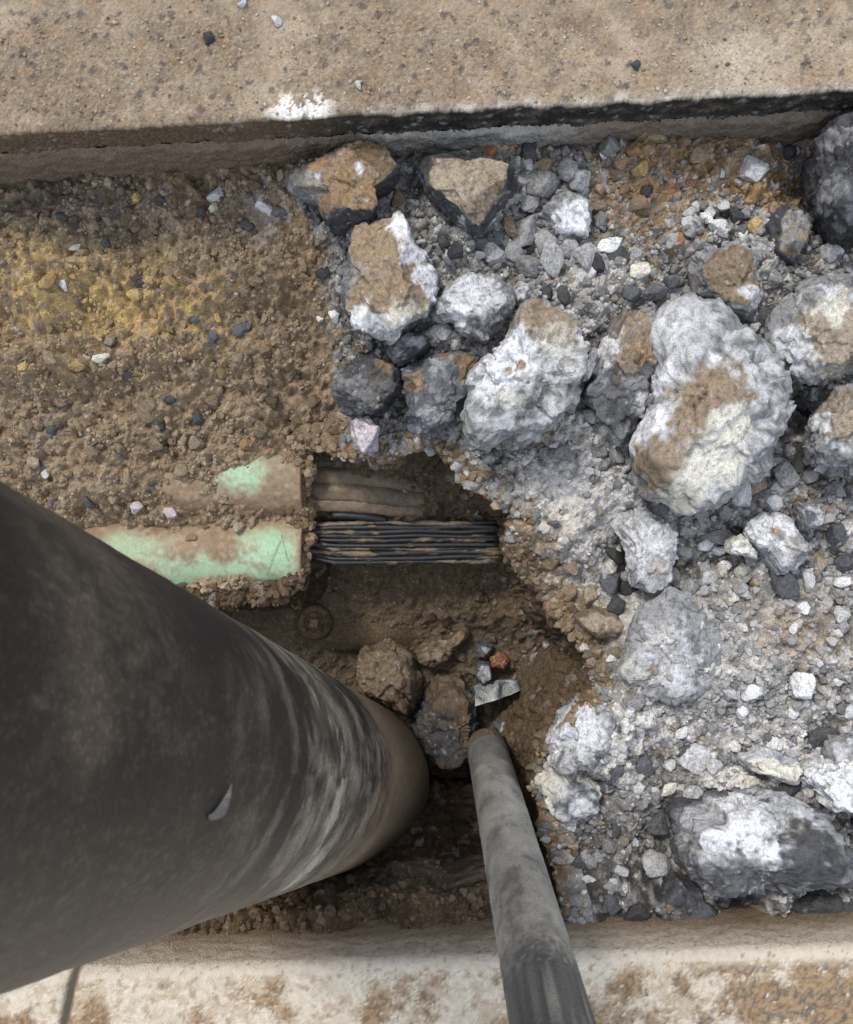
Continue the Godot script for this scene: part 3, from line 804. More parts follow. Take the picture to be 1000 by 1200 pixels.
	chunk("asphalt_chunk", "dark lump in the shade under the right end of the white slab", "dark lump at slab's right end", "asphalt chunk", [[905, 1050], [940, 1038], [1000, 1040], [1010, 1070], [950, 1078], [915, 1072]], -.08, .06, {"base": "D", "second": "D", "side": "D", "level": 4})
	chunk("concrete_chunk", "crusty white chunk on the rim of the hole right of the pole", "crusty white rim chunk", "concrete chunk", [[646, 895], [645, 872], [660, 842], [685, 820], [712, 824], [722, 850], [712, 885], [690, 905], [662, 903]], -.085, .07, {"base": "H", "second": "P", "side": "P", "paint": [[680, 855, 30, "W", .7]], "rough": 1.3, "facets": [[-.35, .1, .9], [.1, -.3, .95]]})
	chunk("concrete_chunk", "cream and grey crust on the rim just right of the pole", "cream and grey rim crust", "concrete chunk", [[630, 914], [648, 900], [685, 908], [706, 928], [696, 950], [662, 958], [640, 950]], -.105, .06, {"level": 4, "base": "B", "second": "P", "side": "C", "paint": [[645, 918, 20, "C", .9], [680, 945, 12, "W", .7]], "rough": 1.3})
	chunk("concrete_chunk", "long cream crust running across the rubble above the white slab", "long cream crust", "concrete chunk", [[868, 888], [895, 879], [925, 890], [948, 902], [950, 913], [925, 917], [900, 906], [878, 900]], -.07, .035, {"level": 4, "base": "C", "second": "C", "side": "P", "rough": 1.2})
	chunk("concrete_chunk", "brilliant white block at the right edge above the white slab", "brilliant white block at right edge", "concrete chunk", [[940, 905], [965, 890], [1020, 880], [1045, 920], [1020, 950], [975, 946], [955, 925]], -.045, .06, {"base": "W", "second": "C", "side": "P", "paint": [[975, 925, 40, "W", 1]], "rough": 1.2})
	chunk("concrete_chunk", "grey broken block at right edge above the brilliant white block", "grey block above the white one", "concrete chunk", [[962, 880], [972, 862], [1000, 855], [1035, 870], [1030, 905], [985, 905], [968, 898]], -.06, .06, {"base": "G", "second": "P", "side": "G", "level": 4, "rough": 1.4})
	chunk("concrete_chunk", "broad pale blue powdery mound of crushed concrete below the dark pit", "pale blue powdery mound", "concrete chunk", [[722, 790], [735, 755], [757, 712], [785, 692], [808, 700], [835, 730], [850, 765], [845, 800], [820, 818], [790, 832], [755, 812]], -.075, .045, {"base": "H", "second": "P", "side": "G", "taper": .6, "facets": [[.05, .05, .9], [-.25, .1, .95], [.2, .15, .95]], "sharp": 12.0, "paint": [[770, 760, 26, "W", .35], [800, 790, 20, "W", .35], [740, 790, 18, "C", .5]], "rough": 1.0})
	chunk("concrete_chunk", "pale crust arching over the dark pit in the rubble", "pale arching crust", "concrete chunk", [[722, 615], [745, 600], [775, 603], [795, 625], [792, 655], [783, 685], [760, 697], [742, 690], [740, 655], [733, 632]], -.085, .055, {"base": "G", "second": "P", "side": "P", "paint": [[758, 640, 26, "W", .7], [770, 664, 10, "T", .5], [760, 685, 14, "G", .6]], "rough": 1.6, "facets": [[-.1, .25, .9], [.1, -.1, .95]]})
	chunk("concrete_chunk", "pale flat piece with a rust stain and small white stone, in the right-hand rubble", "pale rust-stained piece", "concrete chunk", [[875, 612], [893, 600], [930, 604], [936, 625], [949, 650], [934, 670], [912, 672], [896, 648], [878, 635]], -.07, .045, {"base": "P", "second": "G", "side": "G", "paint": [[895, 618, 22, "W", .8], [911, 624, 7, "O", .7], [920, 640, 7, "W", 1], [930, 640, 9, "O", .4], [922, 610, 14, "W", .6]]})
	chunk("concrete_chunk", "white splinter-shaped piece left of the rust-stained piece", "white splinter", "concrete chunk", [[855, 634], [870, 628], [886, 645], [889, 656], [874, 650], [858, 646]], -.08, .03, {"level": 4, "base": "C", "second": "W", "side": "C"})
	chunk("concrete_chunk", "blue-grey block with pale face at right, above the rust-stained piece", "blue-grey pale-faced block", "concrete chunk", [[931, 600], [935, 588], [955, 588], [968, 598], [958, 618], [940, 620]], -.07, .045, {"level": 4, "base": "P", "second": "B", "side": "G"})
	chunk("flat_stone", "flat tan stone set in the brown rim of the hole", "flat tan rim stone", "stone", [[670, 723], [690, 713], [720, 716], [738, 728], [733, 745], [702, 748], [682, 735]], -.14, .04, {"level": 4, "base": "T", "second": "T", "side": "S", "rough": .5, "facets": [[-.1, .05, .9]]})
	chunk("pink_stone", "pinkish white stone hanging over the upper edge of the hole", "pinkish white stone", "stone", [[411, 492], [428, 486], [447, 500], [440, 524], [426, 534], [417, 520]], -.12, .05, {"level": 4, "base": "K", "second": "K", "side": "K", "rough": .8, "paint": [[432, 494, 6, "W", .9]]})
	chunk("asphalt_chunk", "dark asphalt lump full of fine grit above the pinkish stone", "dark gritty lump", "asphalt chunk", [[392, 455], [405, 430], [440, 415], [468, 425], [470, 455], [450, 480], [420, 490], [400, 478]], -.095, .07, {"base": "D", "second": "B", "side": "D", "cover": .25, "dust": "S", "rough": 2.0, "paint": [[452, 425, 10, "O", .8], [410, 455, 24, "G", .5]]})
	chunk("asphalt_chunk", "dark asphalt lump below the white painted edge", "dark lump below painted edge", "asphalt chunk", [[455, 405], [478, 392], [500, 390], [505, 405], [480, 425], [462, 428]], -.09, .05, {"level": 4, "base": "D", "second": "G", "side": "D"})
	# in the hole
	chunk("clay_lump", "olive brown clay lump beside the tip of the suction hose", "olive clay lump", "soil lump", [[418, 785], [425, 757], [452, 748], [482, 766], [488, 798], [478, 838], [446, 820], [424, 808]], -.365, .10, {"base": "N", "second": "N", "side": "N", "cover": .8, "dust": "N", "rough": 1.4, "paint": [[450, 775, 40, "S", .35]]})
	chunk("soil_lump", "small brown lump at the back of the hole right of the olive clay lump", "small brown lump in hole", "soil lump", [[489, 762], [505, 746], [530, 745], [545, 732], [548, 748], [530, 765], [510, 780], [492, 778]], -.385, .05, {"level": 4, "base": "N", "second": "S", "side": "N", "rough": 1.2})
	chunk("asphalt_chunk", "big dark asphalt chunk with brown earth on top between hose and pole", "big dark asphalt chunk in hole", "asphalt chunk", [[486, 842], [502, 812], [512, 786], [540, 784], [559, 810], [557, 850], [556, 882], [540, 902], [514, 906], [496, 880]], -.375, .10, {"base": "N", "second": "E", "side": "D", "cover": .5, "dust": "N", "facets": [[.05, .12, .92], [-.35, .2, .9]], "rough": 1.5, "paint": [[525, 810, 26, "N", .9], [510, 870, 30, "D", .9], [525, 835, 12, "D", .6], [545, 890, 20, "D", .7]]})
	chunk("soil_lump", "brown earth lump heaped against the kerb with a dark tarry left end", "earth lump against the kerb", "soil lump", [[424, 1066], [432, 1036], [470, 1020], [520, 1024], [572, 1014], [592, 1055], [575, 1092], [480, 1096], [430, 1090]], -.10, .08, {"base": "N", "second": "E", "side": "E", "cover": .7, "dust": "N", "taper": .3, "rough": 2.2, "paint": [[440, 1042, 24, "D", .85], [425, 1060, 18, "D", .7], [495, 1070, 9, "D", .8]]})
	chunk("soil_lump", "low brown earth lump at the kerb beneath the suction hose", "earth lump beneath hose", "soil lump", [[350, 1075], [370, 1055], [415, 1050], [432, 1075], [420, 1096], [370, 1098]], -.10, .05, {"level": 4, "base": "N", "second": "N", "side": "N", "rough": 1.8})
	chunk("brick_bit", "broken red brick bit in the hole above the shiny flake", "red brick bit", "brick", [[572, 768], [585, 763], [598, 772], [592, 785], [577, 782]], -.395, .03, {"level": 4, "base": "R", "second": "N", "side": "R", "rough": .8})
	chunk("blue_stone", "pale blue-grey stone in the hole left of the red brick bit", "pale blue stone", "stone", [[556, 762], [565, 753], [576, 757], [573, 769], [562, 770]], -.395, .03, {"level": 4, "base": "P", "second": "B", "side": "B"})
	chunk("blue_stone", "blue-grey stone in the hole touching the shiny flake", "blue-grey stone by flake", "stone", [[557, 790], [562, 776], [574, 778], [575, 794], [566, 802]], -.385, .035, {"level": 4, "base": "G", "second": "P", "side": "B"})
	chunk("blue_stone", "dark blue stone half hidden right of the pole's tip", "dark blue stone at pole tip", "stone", [[580, 850], [592, 842], [603, 860], [602, 876], [586, 872]], -.405, .035, {"level": 4, "base": "B", "second": "B", "side": "B", "paint": [[592, 852, 6, "P", .7], [597, 873, 5, "W", .8]]})

# small stones: the same few meshes under materials of different tone
var stone_meshes := []
var stone_mats := {}
func make_stone_meshes() -> void:
	for v in 8:
		var r := RandomNumberGenerator.new(); r.seed = 900 + v
		var planes := []
		var turn := Basis.from_euler(Vector3(r.randf() * 6.0, r.randf() * 6.0, r.randf() * 6.0))
		for n0 in [Vector3.RIGHT, Vector3.LEFT, Vector3.UP, Vector3.DOWN, Vector3.FORWARD, Vector3.BACK]:
			planes.append([turn * (n0 + Vector3(r.randf_range(-.4, .4), r.randf_range(-.4, .4), r.randf_range(-.4, .4))).normalized(), r.randf_range(.58, .85)])
		for k in 5:
			planes.append([Vector3(r.randfn(), r.randfn(), r.randfn()).normalized(), r.randf_range(.62, .9)])
		var n1 := noise(910 + v, 2.2, 4)
		var n2 := noise(930 + v, 7.0, 3)
		var sph := sphere(3)
		var pos := PackedVector3Array(); var col := PackedColorArray()
		for d in sph[0]:
			var inv := pow(0.85, 40.0)
			for pl in planes:
				var q: float = d.dot(pl[0]) / pl[1]
				if q > 0: inv += pow(q, 40.0)
			var p: Vector3 = d * pow(inv, -1.0 / 40.0)
			p *= 1.0 + 0.10 * n1.get_noise_3dv(p) + 0.07 * n2.get_noise_3dv(p)
			pos.append(p)
			var t := clampf(.78 + .55 * n1.get_noise_3dv(p * 1.5 + Vector3(4, 0, 0)) + .35 * n2.get_noise_3dv(p), .4, 1)
			col.append(Color(t, t * .985, t * .96))
		stone_meshes.append(closed_mesh(pos, sph[1], col))
	for code in PAL:
		for v in 2:
			var m: StandardMaterial3D = M.stone.duplicate()
			var c: Color = PAL[code]
			m.albedo_color = (c * ([1.15, .85][v])).clamp().linear_to_srgb()
			m.albedo_color.a = 1.0
			m.uv1_scale = Vector3.ONE * 0.06
			m.heightmap_scale = 0.05
			stone_mats[code + str(v)] = m

const WORDS := {
	"W": ["white stone", "stone"], "P": ["pale grey stone", "stone"], "G": ["grey stone", "stone"], "D": ["black asphalt bit", "asphalt bit"], "B": ["blue-black asphalt bit", "asphalt bit"], "C": ["cream stone", "stone"],
	"R": ["brick-red bit", "brick bit"], "Y": ["yellow pebble", "pebble"], "S": ["sandy brown clod", "clod"], "N": ["brown earth clod", "clod"], "T": ["tan stone", "stone"], "O": ["rusty brown clod", "clod"], "K": ["pinkish stone", "stone"], "E": ["dark earth clod", "clod"],
}
var used_labels := {}
func stone(px: float, py: float, r_px: float, code: String, stretch := 1.0, sink := 0.35) -> void:
	var at := on_ground(px, py)
	var road := py < 600.0 - (115.0 if px > 500 else 150.0) * 0.0 and at.z < road_edge(at.x) - 0.003
	if road: at = W(px, py, 0.0)
	if at.z > kerb_edge(at.x) - 0.006: return
	var r := r_px * (1.0 - at.y) / 1100.0
	at.y += r * 0.7 * (1.0 - 2.0 * sink) + 0.001
	var word: Array = WORDS[code]
	var o := MeshInstance3D.new()
	o.mesh = stone_meshes[rng.randi() % 8]
	o.material_override = stone_mats[code + str(rng.randi() % 2)]
	o.name = numbered({"asphalt bit": "asphalt_bit", "stone": "loose_stone", "clod": "soil_clod", "pebble": "pebble", "brick bit": "brick_fragment"}[word[1]])
	add_child(o)
	o.position = at
	o.basis = Basis.from_euler(Vector3(rng.randf_range(-.4, .4), rng.randf() * TAU, rng.randf_range(-.4, .4))) * Basis.from_scale(Vector3(r * 1.12 * stretch, r * rng.randf_range(.7, .9), r * rng.randf_range(.92, 1.08) / sqrt(stretch)))
	# say where it lies by the big piece next to it
	var best := 1e9
	var near: Array = []
	for c in chunk_list:
		var d: float = Vector2(at.x - c[0], at.z - c[1]).length() - c[2]
		if d < best:
			best = d; near = c
	var size := "tiny" if r_px < 6.5 else "small" if r_px < 11 else "larger"
	var where := ""
	if road: where = "lying on the dusty road above the cut"
	elif best > 0.10: where = "in the brown soil slope" if px < 400 else "lying loose in the rubble far from slabs"
	else:
		var dx: float = at.x - near[0]; var dz: float = at.z - near[1]
		where = ("right of" if dx > 0 else "left of") if absf(dx) > absf(dz) else ("below" if dz > 0 else "above")
		where += " the " + near[3]
	var label := "%s %s %s" % [size, word[0], where]
	tag(o, label, word[1], "%ss scattered in and beside the trench" % word[0])
	if not used_labels.has(label): used_labels[label] = []
	used_labels[label].append([best if best <= 0.10 and not road else at.x, o])

# stones that would read alike are told apart by how near they lie to the piece named
func finish_labels() -> void:
	for label in used_labels:
		var list: Array = used_labels[label]
		if list.size() < 2: continue
		list.sort_custom(func(a, b): return a[0] < b[0])
		var by_place: bool = label.contains("soil slope") or label.contains("dusty road") or label.contains("far from")
		for k in list.size():
			var word := ""
			if by_place: word = "leftmost" if k == 0 else "rightmost" if k == list.size() - 1 else ["second", "third", "fourth", "fifth", "sixth", "seventh", "eighth", "ninth", "tenth"][mini(k - 1, 8)] + " from left"
			else: word = "nearest" if k == 0 else "farthest" if k == list.size() - 1 else ["second", "third", "fourth", "fifth", "sixth", "seventh"][mini(k - 1, 5)] + " nearest"
			(list[k][1] as Node).set_meta("label", word + " " + label)

func build_stones() -> void:
	make_stone_meshes()
	# px, py, radius in pixels, per colour
	var sets := {
		"R": [[576, 178, 8], [788, 228, 5], [566, 767, 5], [798, 280, 5], [600, 608, 6]],
		"S": [[468, 235, 10], [605, 212, 8], [640, 198, 12], [597, 266, 11], [765, 160, 12], [800, 165, 10], [745, 240, 11], [720, 205, 10], [822, 180, 12], [838, 205, 9], [870, 180, 9], [905, 250, 10], [957, 175, 10], [890, 567, 9], [175, 480, 14], [305, 505, 10], [60, 420, 9], [300, 330, 8], [180, 520, 10], [110, 530, 8], [70, 470, 9], [250, 470, 9], [340, 440, 8], [215, 550, 9], [30, 500, 9], [150, 560, 8], [665, 690, 10], [640, 660, 9], [650, 700, 8]],
		"O": [[595, 165, 13], [612, 172, 8], [745, 178, 10], [860, 225, 9], [885, 225, 10], [290, 520, 8], [930, 590, 7]],
		"D": [[455, 223, 10], [618, 176, 16], [757, 225, 8], [725, 302, 13], [925, 180, 9], [862, 257, 9], [937, 475, 10], [722, 710, 12], [918, 925, 13], [675, 1045, 11], [745, 1070, 15], [245, 45, 8], [745, 77, 6], [150, 440, 5], [200, 468, 6], [190, 500, 6], [232, 490, 9], [165, 330, 6], [235, 250, 8], [190, 235, 7], [290, 265, 8], [455, 370, 10], [380, 320, 9], [935, 545, 9], [950, 480, 12], [640, 1045, 12], [735, 690, 10], [720, 650, 9], [535, 295, 11], [520, 285, 9], [700, 310, 11], [640, 345, 10], [660, 350, 9], [480, 420, 8], [125, 285, 7], [75, 255, 7], [850, 250, 7]],
		"B": [[980, 625, 14], [915, 680, 17], [716, 680, 14], [705, 920, 12], [720, 905, 13], [755, 895, 13], [650, 965, 13], [770, 965, 15], [285, 385, 9], [62, 505, 8], [105, 590, 6], [230, 375, 6], [960, 865, 14], [985, 660, 13], [250, 395, 7], [330, 250, 9], [560, 285, 10], [580, 280, 9], [740, 345, 11], [765, 345, 12], [785, 330, 10], [880, 400, 10], [893, 375, 12], [680, 1010, 10], [715, 1060, 11], [805, 880, 9]],
		"G": [[665, 198, 14], [632, 218, 20], [620, 238, 13], [615, 270, 19], [602, 300, 13], [620, 315, 15], [704, 258, 9], [712, 175, 14], [920, 265, 18], [518, 390, 12], [460, 420, 12], [590, 510, 12], [615, 510, 12], [692, 485, 12], [950, 555, 10], [975, 575, 12], [798, 645, 12], [800, 620, 8], [840, 628, 13], [825, 670, 12], [745, 820, 12], [690, 1010, 10], [700, 1003, 8], [715, 990, 10], [745, 560, 13], [775, 600, 11], [700, 530, 13], [660, 530, 12], [880, 655, 12], [820, 600, 11], [850, 600, 10], [900, 690, 10], [985, 735, 10], [765, 690, 11], [640, 530, 10], [720, 530, 11], [870, 420, 9], [905, 330, 11]],
		"P": [[680, 210, 15], [578, 300, 14], [640, 282, 14], [645, 302, 16], [665, 292, 12], [686, 300, 16], [685, 325, 14], [880, 203, 19], [892, 293, 10], [720, 505, 12], [915, 543, 10], [920, 560, 16], [870, 575, 13], [912, 570, 13], [950, 603, 8], [785, 675, 14], [808, 690, 11], [830, 675, 13], [732, 677, 7], [868, 690, 9], [985, 720, 9], [920, 705, 9], [928, 750, 6], [715, 815, 8], [725, 795, 12], [812, 930, 16], [848, 760, 8], [962, 825, 7], [900, 820, 7], [978, 885, 13], [668, 962, 11], [727, 1020, 8], [720, 1033, 6], [770, 1015, 17], [700, 840, 10], [820, 760, 9], [400, 340, 7], [745, 300, 9], [815, 268, 9], [790, 350, 8]],
		"W": [[710, 180, 8], [714, 288, 12], [841, 205, 8], [815, 243, 7], [830, 250, 7], [845, 242, 8], [828, 257, 8], [808, 262, 8], [843, 264, 8], [846, 272, 7], [870, 275, 8], [955, 262, 12], [970, 297, 14], [392, 370, 8], [376, 374, 5], [935, 515, 4], [868, 580, 15], [905, 592, 10], [828, 637, 9], [843, 645, 7], [848, 665, 9], [765, 583, 7], [830, 635, 7], [945, 675, 10], [985, 682, 9], [940, 712, 8], [930, 735, 6], [870, 735, 6], [635, 617, 6], [812, 890, 17], [835, 897, 11], [785, 895, 9], [748, 922, 8], [765, 925, 8], [742, 868, 5], [750, 858, 6], [740, 853, 4], [798, 858, 8], [808, 855, 7], [830, 757, 11], [856, 812, 5], [878, 811, 10], [888, 797, 6], [868, 834, 8], [940, 803, 16], [943, 823, 5], [928, 835, 8], [908, 872, 10], [988, 855, 6], [995, 835, 8], [797, 950, 10], [690, 1030, 6], [255, 230, 9], [312, 245, 9], [325, 25, 6], [285, 5, 5], [420, 100, 4], [720, 770, 7], [75, 335, 5], [55, 555, 5], [430, 490, 5], [665, 285, 6]],
		"C": [[875, 640, 14], [845, 668, 10], [868, 668, 9], [770, 662, 9], [880, 915, 10], [783, 925, 8], [748, 319, 12], [640, 620, 6], [120, 420, 7], [250, 245, 6], [90, 290, 6], [655, 640, 7], [860, 700, 7]],
		"Y": [[748, 200, 11], [884, 266, 11], [28, 430, 7], [90, 430, 8], [255, 372, 5], [160, 232, 7], [160, 345, 9], [60, 330, 9], [200, 330, 8]],
		"T": [[960, 660, 9], [885, 572, 11], [725, 765, 9], [650, 640, 6], [690, 700, 10], [670, 665, 9], [630, 640, 10], [490, 520, 11], [465, 528, 10], [800, 545, 8], [130, 400, 9], [280, 420, 8], [40, 540, 8], [230, 520, 9], [560, 560, 9], [600, 590, 9], [585, 575, 8], [545, 540, 9], [660, 730, 9], [680, 750, 8], [700, 765, 8]],
		"N": [[520, 720, 7], [440, 690, 7], [480, 700, 6], [560, 700, 7], [600, 690, 7], [540, 735, 8], [610, 800, 7], [600, 820, 8], [630, 800, 6], [620, 850, 8], [330, 1085, 9], [540, 770, 8], [556, 785, 7], [405, 470, 9], [370, 470, 9], [350, 495, 9], [320, 470, 8], [395, 505, 9], [610, 745, 6], [585, 720, 7]],
		"K": [[160, 595, 8], [200, 600, 7]],
	}
	for code in sets:
		for s in sets[code]: stone(s[0], s[1], s[2], code, 1.0 + (0.3 if int(s[0]) % 3 == 0 else 0.0))

# loose gravel nobody could count
var clump: FastNoiseLite
func scatter(called: String, count: int, box: Rect2, size: Vector2, tones: Array, test: Callable, meshes: Array) -> void:
	var per := count / meshes.size()
	for mi in meshes.size():
		var xf := []
		var cs := []
		var tries := 0
		while xf.size() < per and tries < per * 8:
			tries += 1
			var px := box.position.x + rng.randf() * box.size.x
			var py := box.position.y + rng.randf() * box.size.y
			var at := W(px, py, -0.12)
			var y := 0.0
			var on: int = test.call(at.x, at.z)
			if called == "soil_crumbs" and clump.get_noise_2d(at.x, at.z) + rng.randf() * .5 < .26: continue
			if on == 0: continue
			if on == 1:
				y = ground(at.x, at.z)
				var lim := 0.010
				if absf(ground(at.x + 0.006, at.z) - y) > lim or absf(ground(at.x, at.z + 0.006) - y) > lim: continue
			var r := size.x + (size.y - size.x) * pow(rng.randf(), 2.2)
			at.y = y + r * rng.randf_range(-.1, .3)
			xf.append(Transform3D(Basis.from_euler(Vector3(rng.randf() * TAU, rng.randf() * TAU, rng.randf() * TAU)) * Basis.from_scale(Vector3(r * rng.randf_range(.8, 1.3), r * rng.randf_range(.55, .9), r)), at))
			var code: String = tones[rng.randi() % tones.size()]
			var tone: Color = (PAL[code] as Color) * rng.randf_range(.7, 1.15)
			if on == 1: tone = tone.lerp(TC[find(TZ, at.z) * TX.size() + find(TX, at.x)] * .85, rng.randf_range(.25, .9))
			cs.append(tone)
		var mm := MultiMesh.new()
		mm.transform_format = MultiMesh.TRANSFORM_3D
		mm.use_colors = true
		mm.mesh = meshes[mi]
		mm.instance_count = xf.size()
		for k in xf.size():
			mm.set_instance_transform(k, xf[k])
			mm.set_instance_color(k, cs[k])
		var o := MultiMeshInstance3D.new()
		o.name = numbered(called)
		o.multimesh = mm
		o.material_override = M.grit
		add_child(o)
		tag(o, {"gravel": "loose grey and white crushed gravel over the rubble heap", "soil_crumbs": "brown soil crumbs strewn over the dug slope and hole", "road_grit": "fine grit lying on the dusty road surface"}[called], {"gravel": "gravel", "soil_crumbs": "soil", "road_grit": "grit"}[called], "", "stuff")

# earthy, powdery and deep spots that the gravel leaves bare: px, py, depth, radius x, radius y, share left bare
const BARE := [[895, 1062, -.12, 125, 22, .85], [750, 215, -.1, 62, 58, .9], [770, 170, -.1, 40, 25, .9], [860, 185, -.1, 85, 28, .9], [905, 230, -.12, 40, 30, .9], [655, 580, -.15, 75, 50, .75], [930, 490, -.2, 45, 50, .9], [735, 655, -.16, 28, 42, .9], [930, 730, -.1, 75, 36, .6], [780, 760, -.1, 70, 70, .8], [740, 600, -.13, 50, 40, .6]]
func bare(x: float, z: float) -> bool:
	for b in BARE:
		var at := W(b[0], b[1], b[2])
		var k: float = (1.0 - b[2]) / 1100.0
		if Vector2((x - at.x) / (b[3] * k), (z - at.z) / (b[4] * k)).length() < 1.0 and rng.randf() < b[5]: return true
	return false

func build_gravel() -> void:
	clump = noise(77, 14.0, 3)
	M.grit = StandardMaterial3D.new()
	M.grit.vertex_color_use_as_albedo = true
	M.grit.roughness = 0.9
	M.grit.metallic_specular = 0.3
	var small := []
	for v in 3:
		var r := RandomNumberGenerator.new(); r.seed = 700 + v
		var sph := sphere(1)
		var pos := PackedVector3Array(); var col := PackedColorArray()
		for d in sph[0]:
			pos.append(d * r.randf_range(.72, 1.1)); col.append(Color.WHITE)
		small.append(flat_mesh(pos, sph[1]))
	var rub := func(x: float, z: float) -> int: return 1 if look(g_rub, x, z) < 0.0 and not bare(x, z) and look(g_hole, x, z) > 0.018 and z < kerb_edge(x) - .012 and z > road_edge(x) + .012 else 0
	var soil := func(x: float, z: float) -> int: return 1 if (look(g_rub, x, z) > -0.006 or look(g_rub, x, z) < -.03 and x > .17 and z < -.27 and bare(x, z)) and z < kerb_edge(x) - .012 and z > road_edge(x) + .012 and (look(g_hole, x, z) > 0.018 or look(g_hole, x, z) < -.02 and rng.randf() < 0.15) else 0
	var road := func(x: float, z: float) -> int: return 2 if z < road_edge(x) - 0.004 else 0
	scatter("gravel", 9000, Rect2(320, 140, 760, 980), Vector2(.0012, .0040), ["G", "G", "G", "P", "H", "P", "B", "H", "G", "S"], rub, [small[0]])
	scatter("gravel", 4500, Rect2(320, 140, 760, 980), Vector2(.0030, .0085), ["G", "H", "G", "P", "H", "B", "P", "G", "H", "S"], rub, [stone_meshes[0], stone_meshes[1], stone_meshes[2]])
	scatter("soil_crumbs", 8000, Rect2(-60, 150, 1100, 960), Vector2(.0009, .0032), ["S", "S", "S", "T", "N", "N", "O", "S", "S", "N"], soil, [small[1]])
	scatter("soil_crumbs", 1200, Rect2(-60, 150, 1100, 960), Vector2(.0026, .0080), ["S", "S", "N", "S", "N", "S", "S", "S", "N", "S"], soil, [stone_meshes[3], stone_meshes[5]])
	rim_crumbs()
	scatter("road_grit", 3600, Rect2(-120, -40, 1250, 280), Vector2(.0006, .0024), ["S", "T", "T", "N", "T", "S", "T", "G", "O", "N"], road, [small[2]])

func rim_crumbs() -> void:
	var mm := MultiMesh.new()
	mm.transform_format = MultiMesh.TRANSFORM_3D
	mm.use_colors = true
	mm.mesh = stone_meshes[6]
	mm.instance_count = rim_spots.size()
	for k in rim_spots.size():
		var r := .0015 + .0055 * pow(rng.randf(), 2.0)
		mm.set_instance_transform(k, Transform3D(Basis.from_euler(Vector3(rng.randf() * TAU, rng.randf() * TAU, 0)) * Basis.from_scale(Vector3(r * 1.2, r * .8, r)), rim_spots[k][0]))
		var code: String = (["N", "E", "E", "N", "E", "E"] if rim_spots[k][1] < -.5 else ["G", "P", "H", "T", "S", "G"] if rng.randf() < rim_spots[k][1] * .75 else ["S", "S", "N", "T", "N", "S"])[rng.randi() % 6]
		mm.set_instance_color(k, (PAL[code] as Color) * rng.randf_range(.7, 1.1))
	var o := MultiMeshInstance3D.new()
	o.name = "rim_crumbs"
	o.multimesh = mm
	o.material_override = M.grit
	add_child(o)
	tag(o, "crumbs of earth and concrete clinging to the rim of the hole", "soil", "", "stuff")

func flat_mesh(pos: PackedVector3Array, f: PackedInt32Array) -> ArrayMesh:
	var p := PackedVector3Array(); var n := PackedVector3Array(); var c := PackedColorArray()
	for k in range(0, f.size(), 3):
		var q := (pos[f[k + 2]] - pos[f[k]]).cross(pos[f[k + 1]] - pos[f[k]]).normalized()
		for e in 3:
			p.append(pos[f[k + e]]); n.append(q); c.append(Color.WHITE)
	var arr := []
	arr.resize(Mesh.ARRAY_MAX)
	arr[Mesh.ARRAY_VERTEX] = p; arr[Mesh.ARRAY_NORMAL] = n; arr[Mesh.ARRAY_COLOR] = c
	var m := ArrayMesh.new()
	m.add_surface_from_arrays(Mesh.PRIMITIVE_TRIANGLES, arr)
	return m

# ---------------------------------------------------------------- tubes
# rings: [centre, radius]; frame across the ring is u, v; paint(point, ring number, angle) -> [Color, bump]
func tube(rings: Array, seg: int, u: Vector3, v: Vector3, paint: Callable) -> ArrayMesh:
	var pos := PackedVector3Array(); var col := PackedColorArray()
	for k in rings.size():
		for s in seg:
			var a := TAU * s / seg
			var dir := u * cos(a) + v * sin(a)
			var p: Vector3 = rings[k][0] + dir * rings[k][1]
			var res: Array = paint.call(p, k, a)
			pos.append(p + dir * (res[1] as float)); col.append(res[0])
	return grid_mesh(pos, col, seg, rings.size(), true)

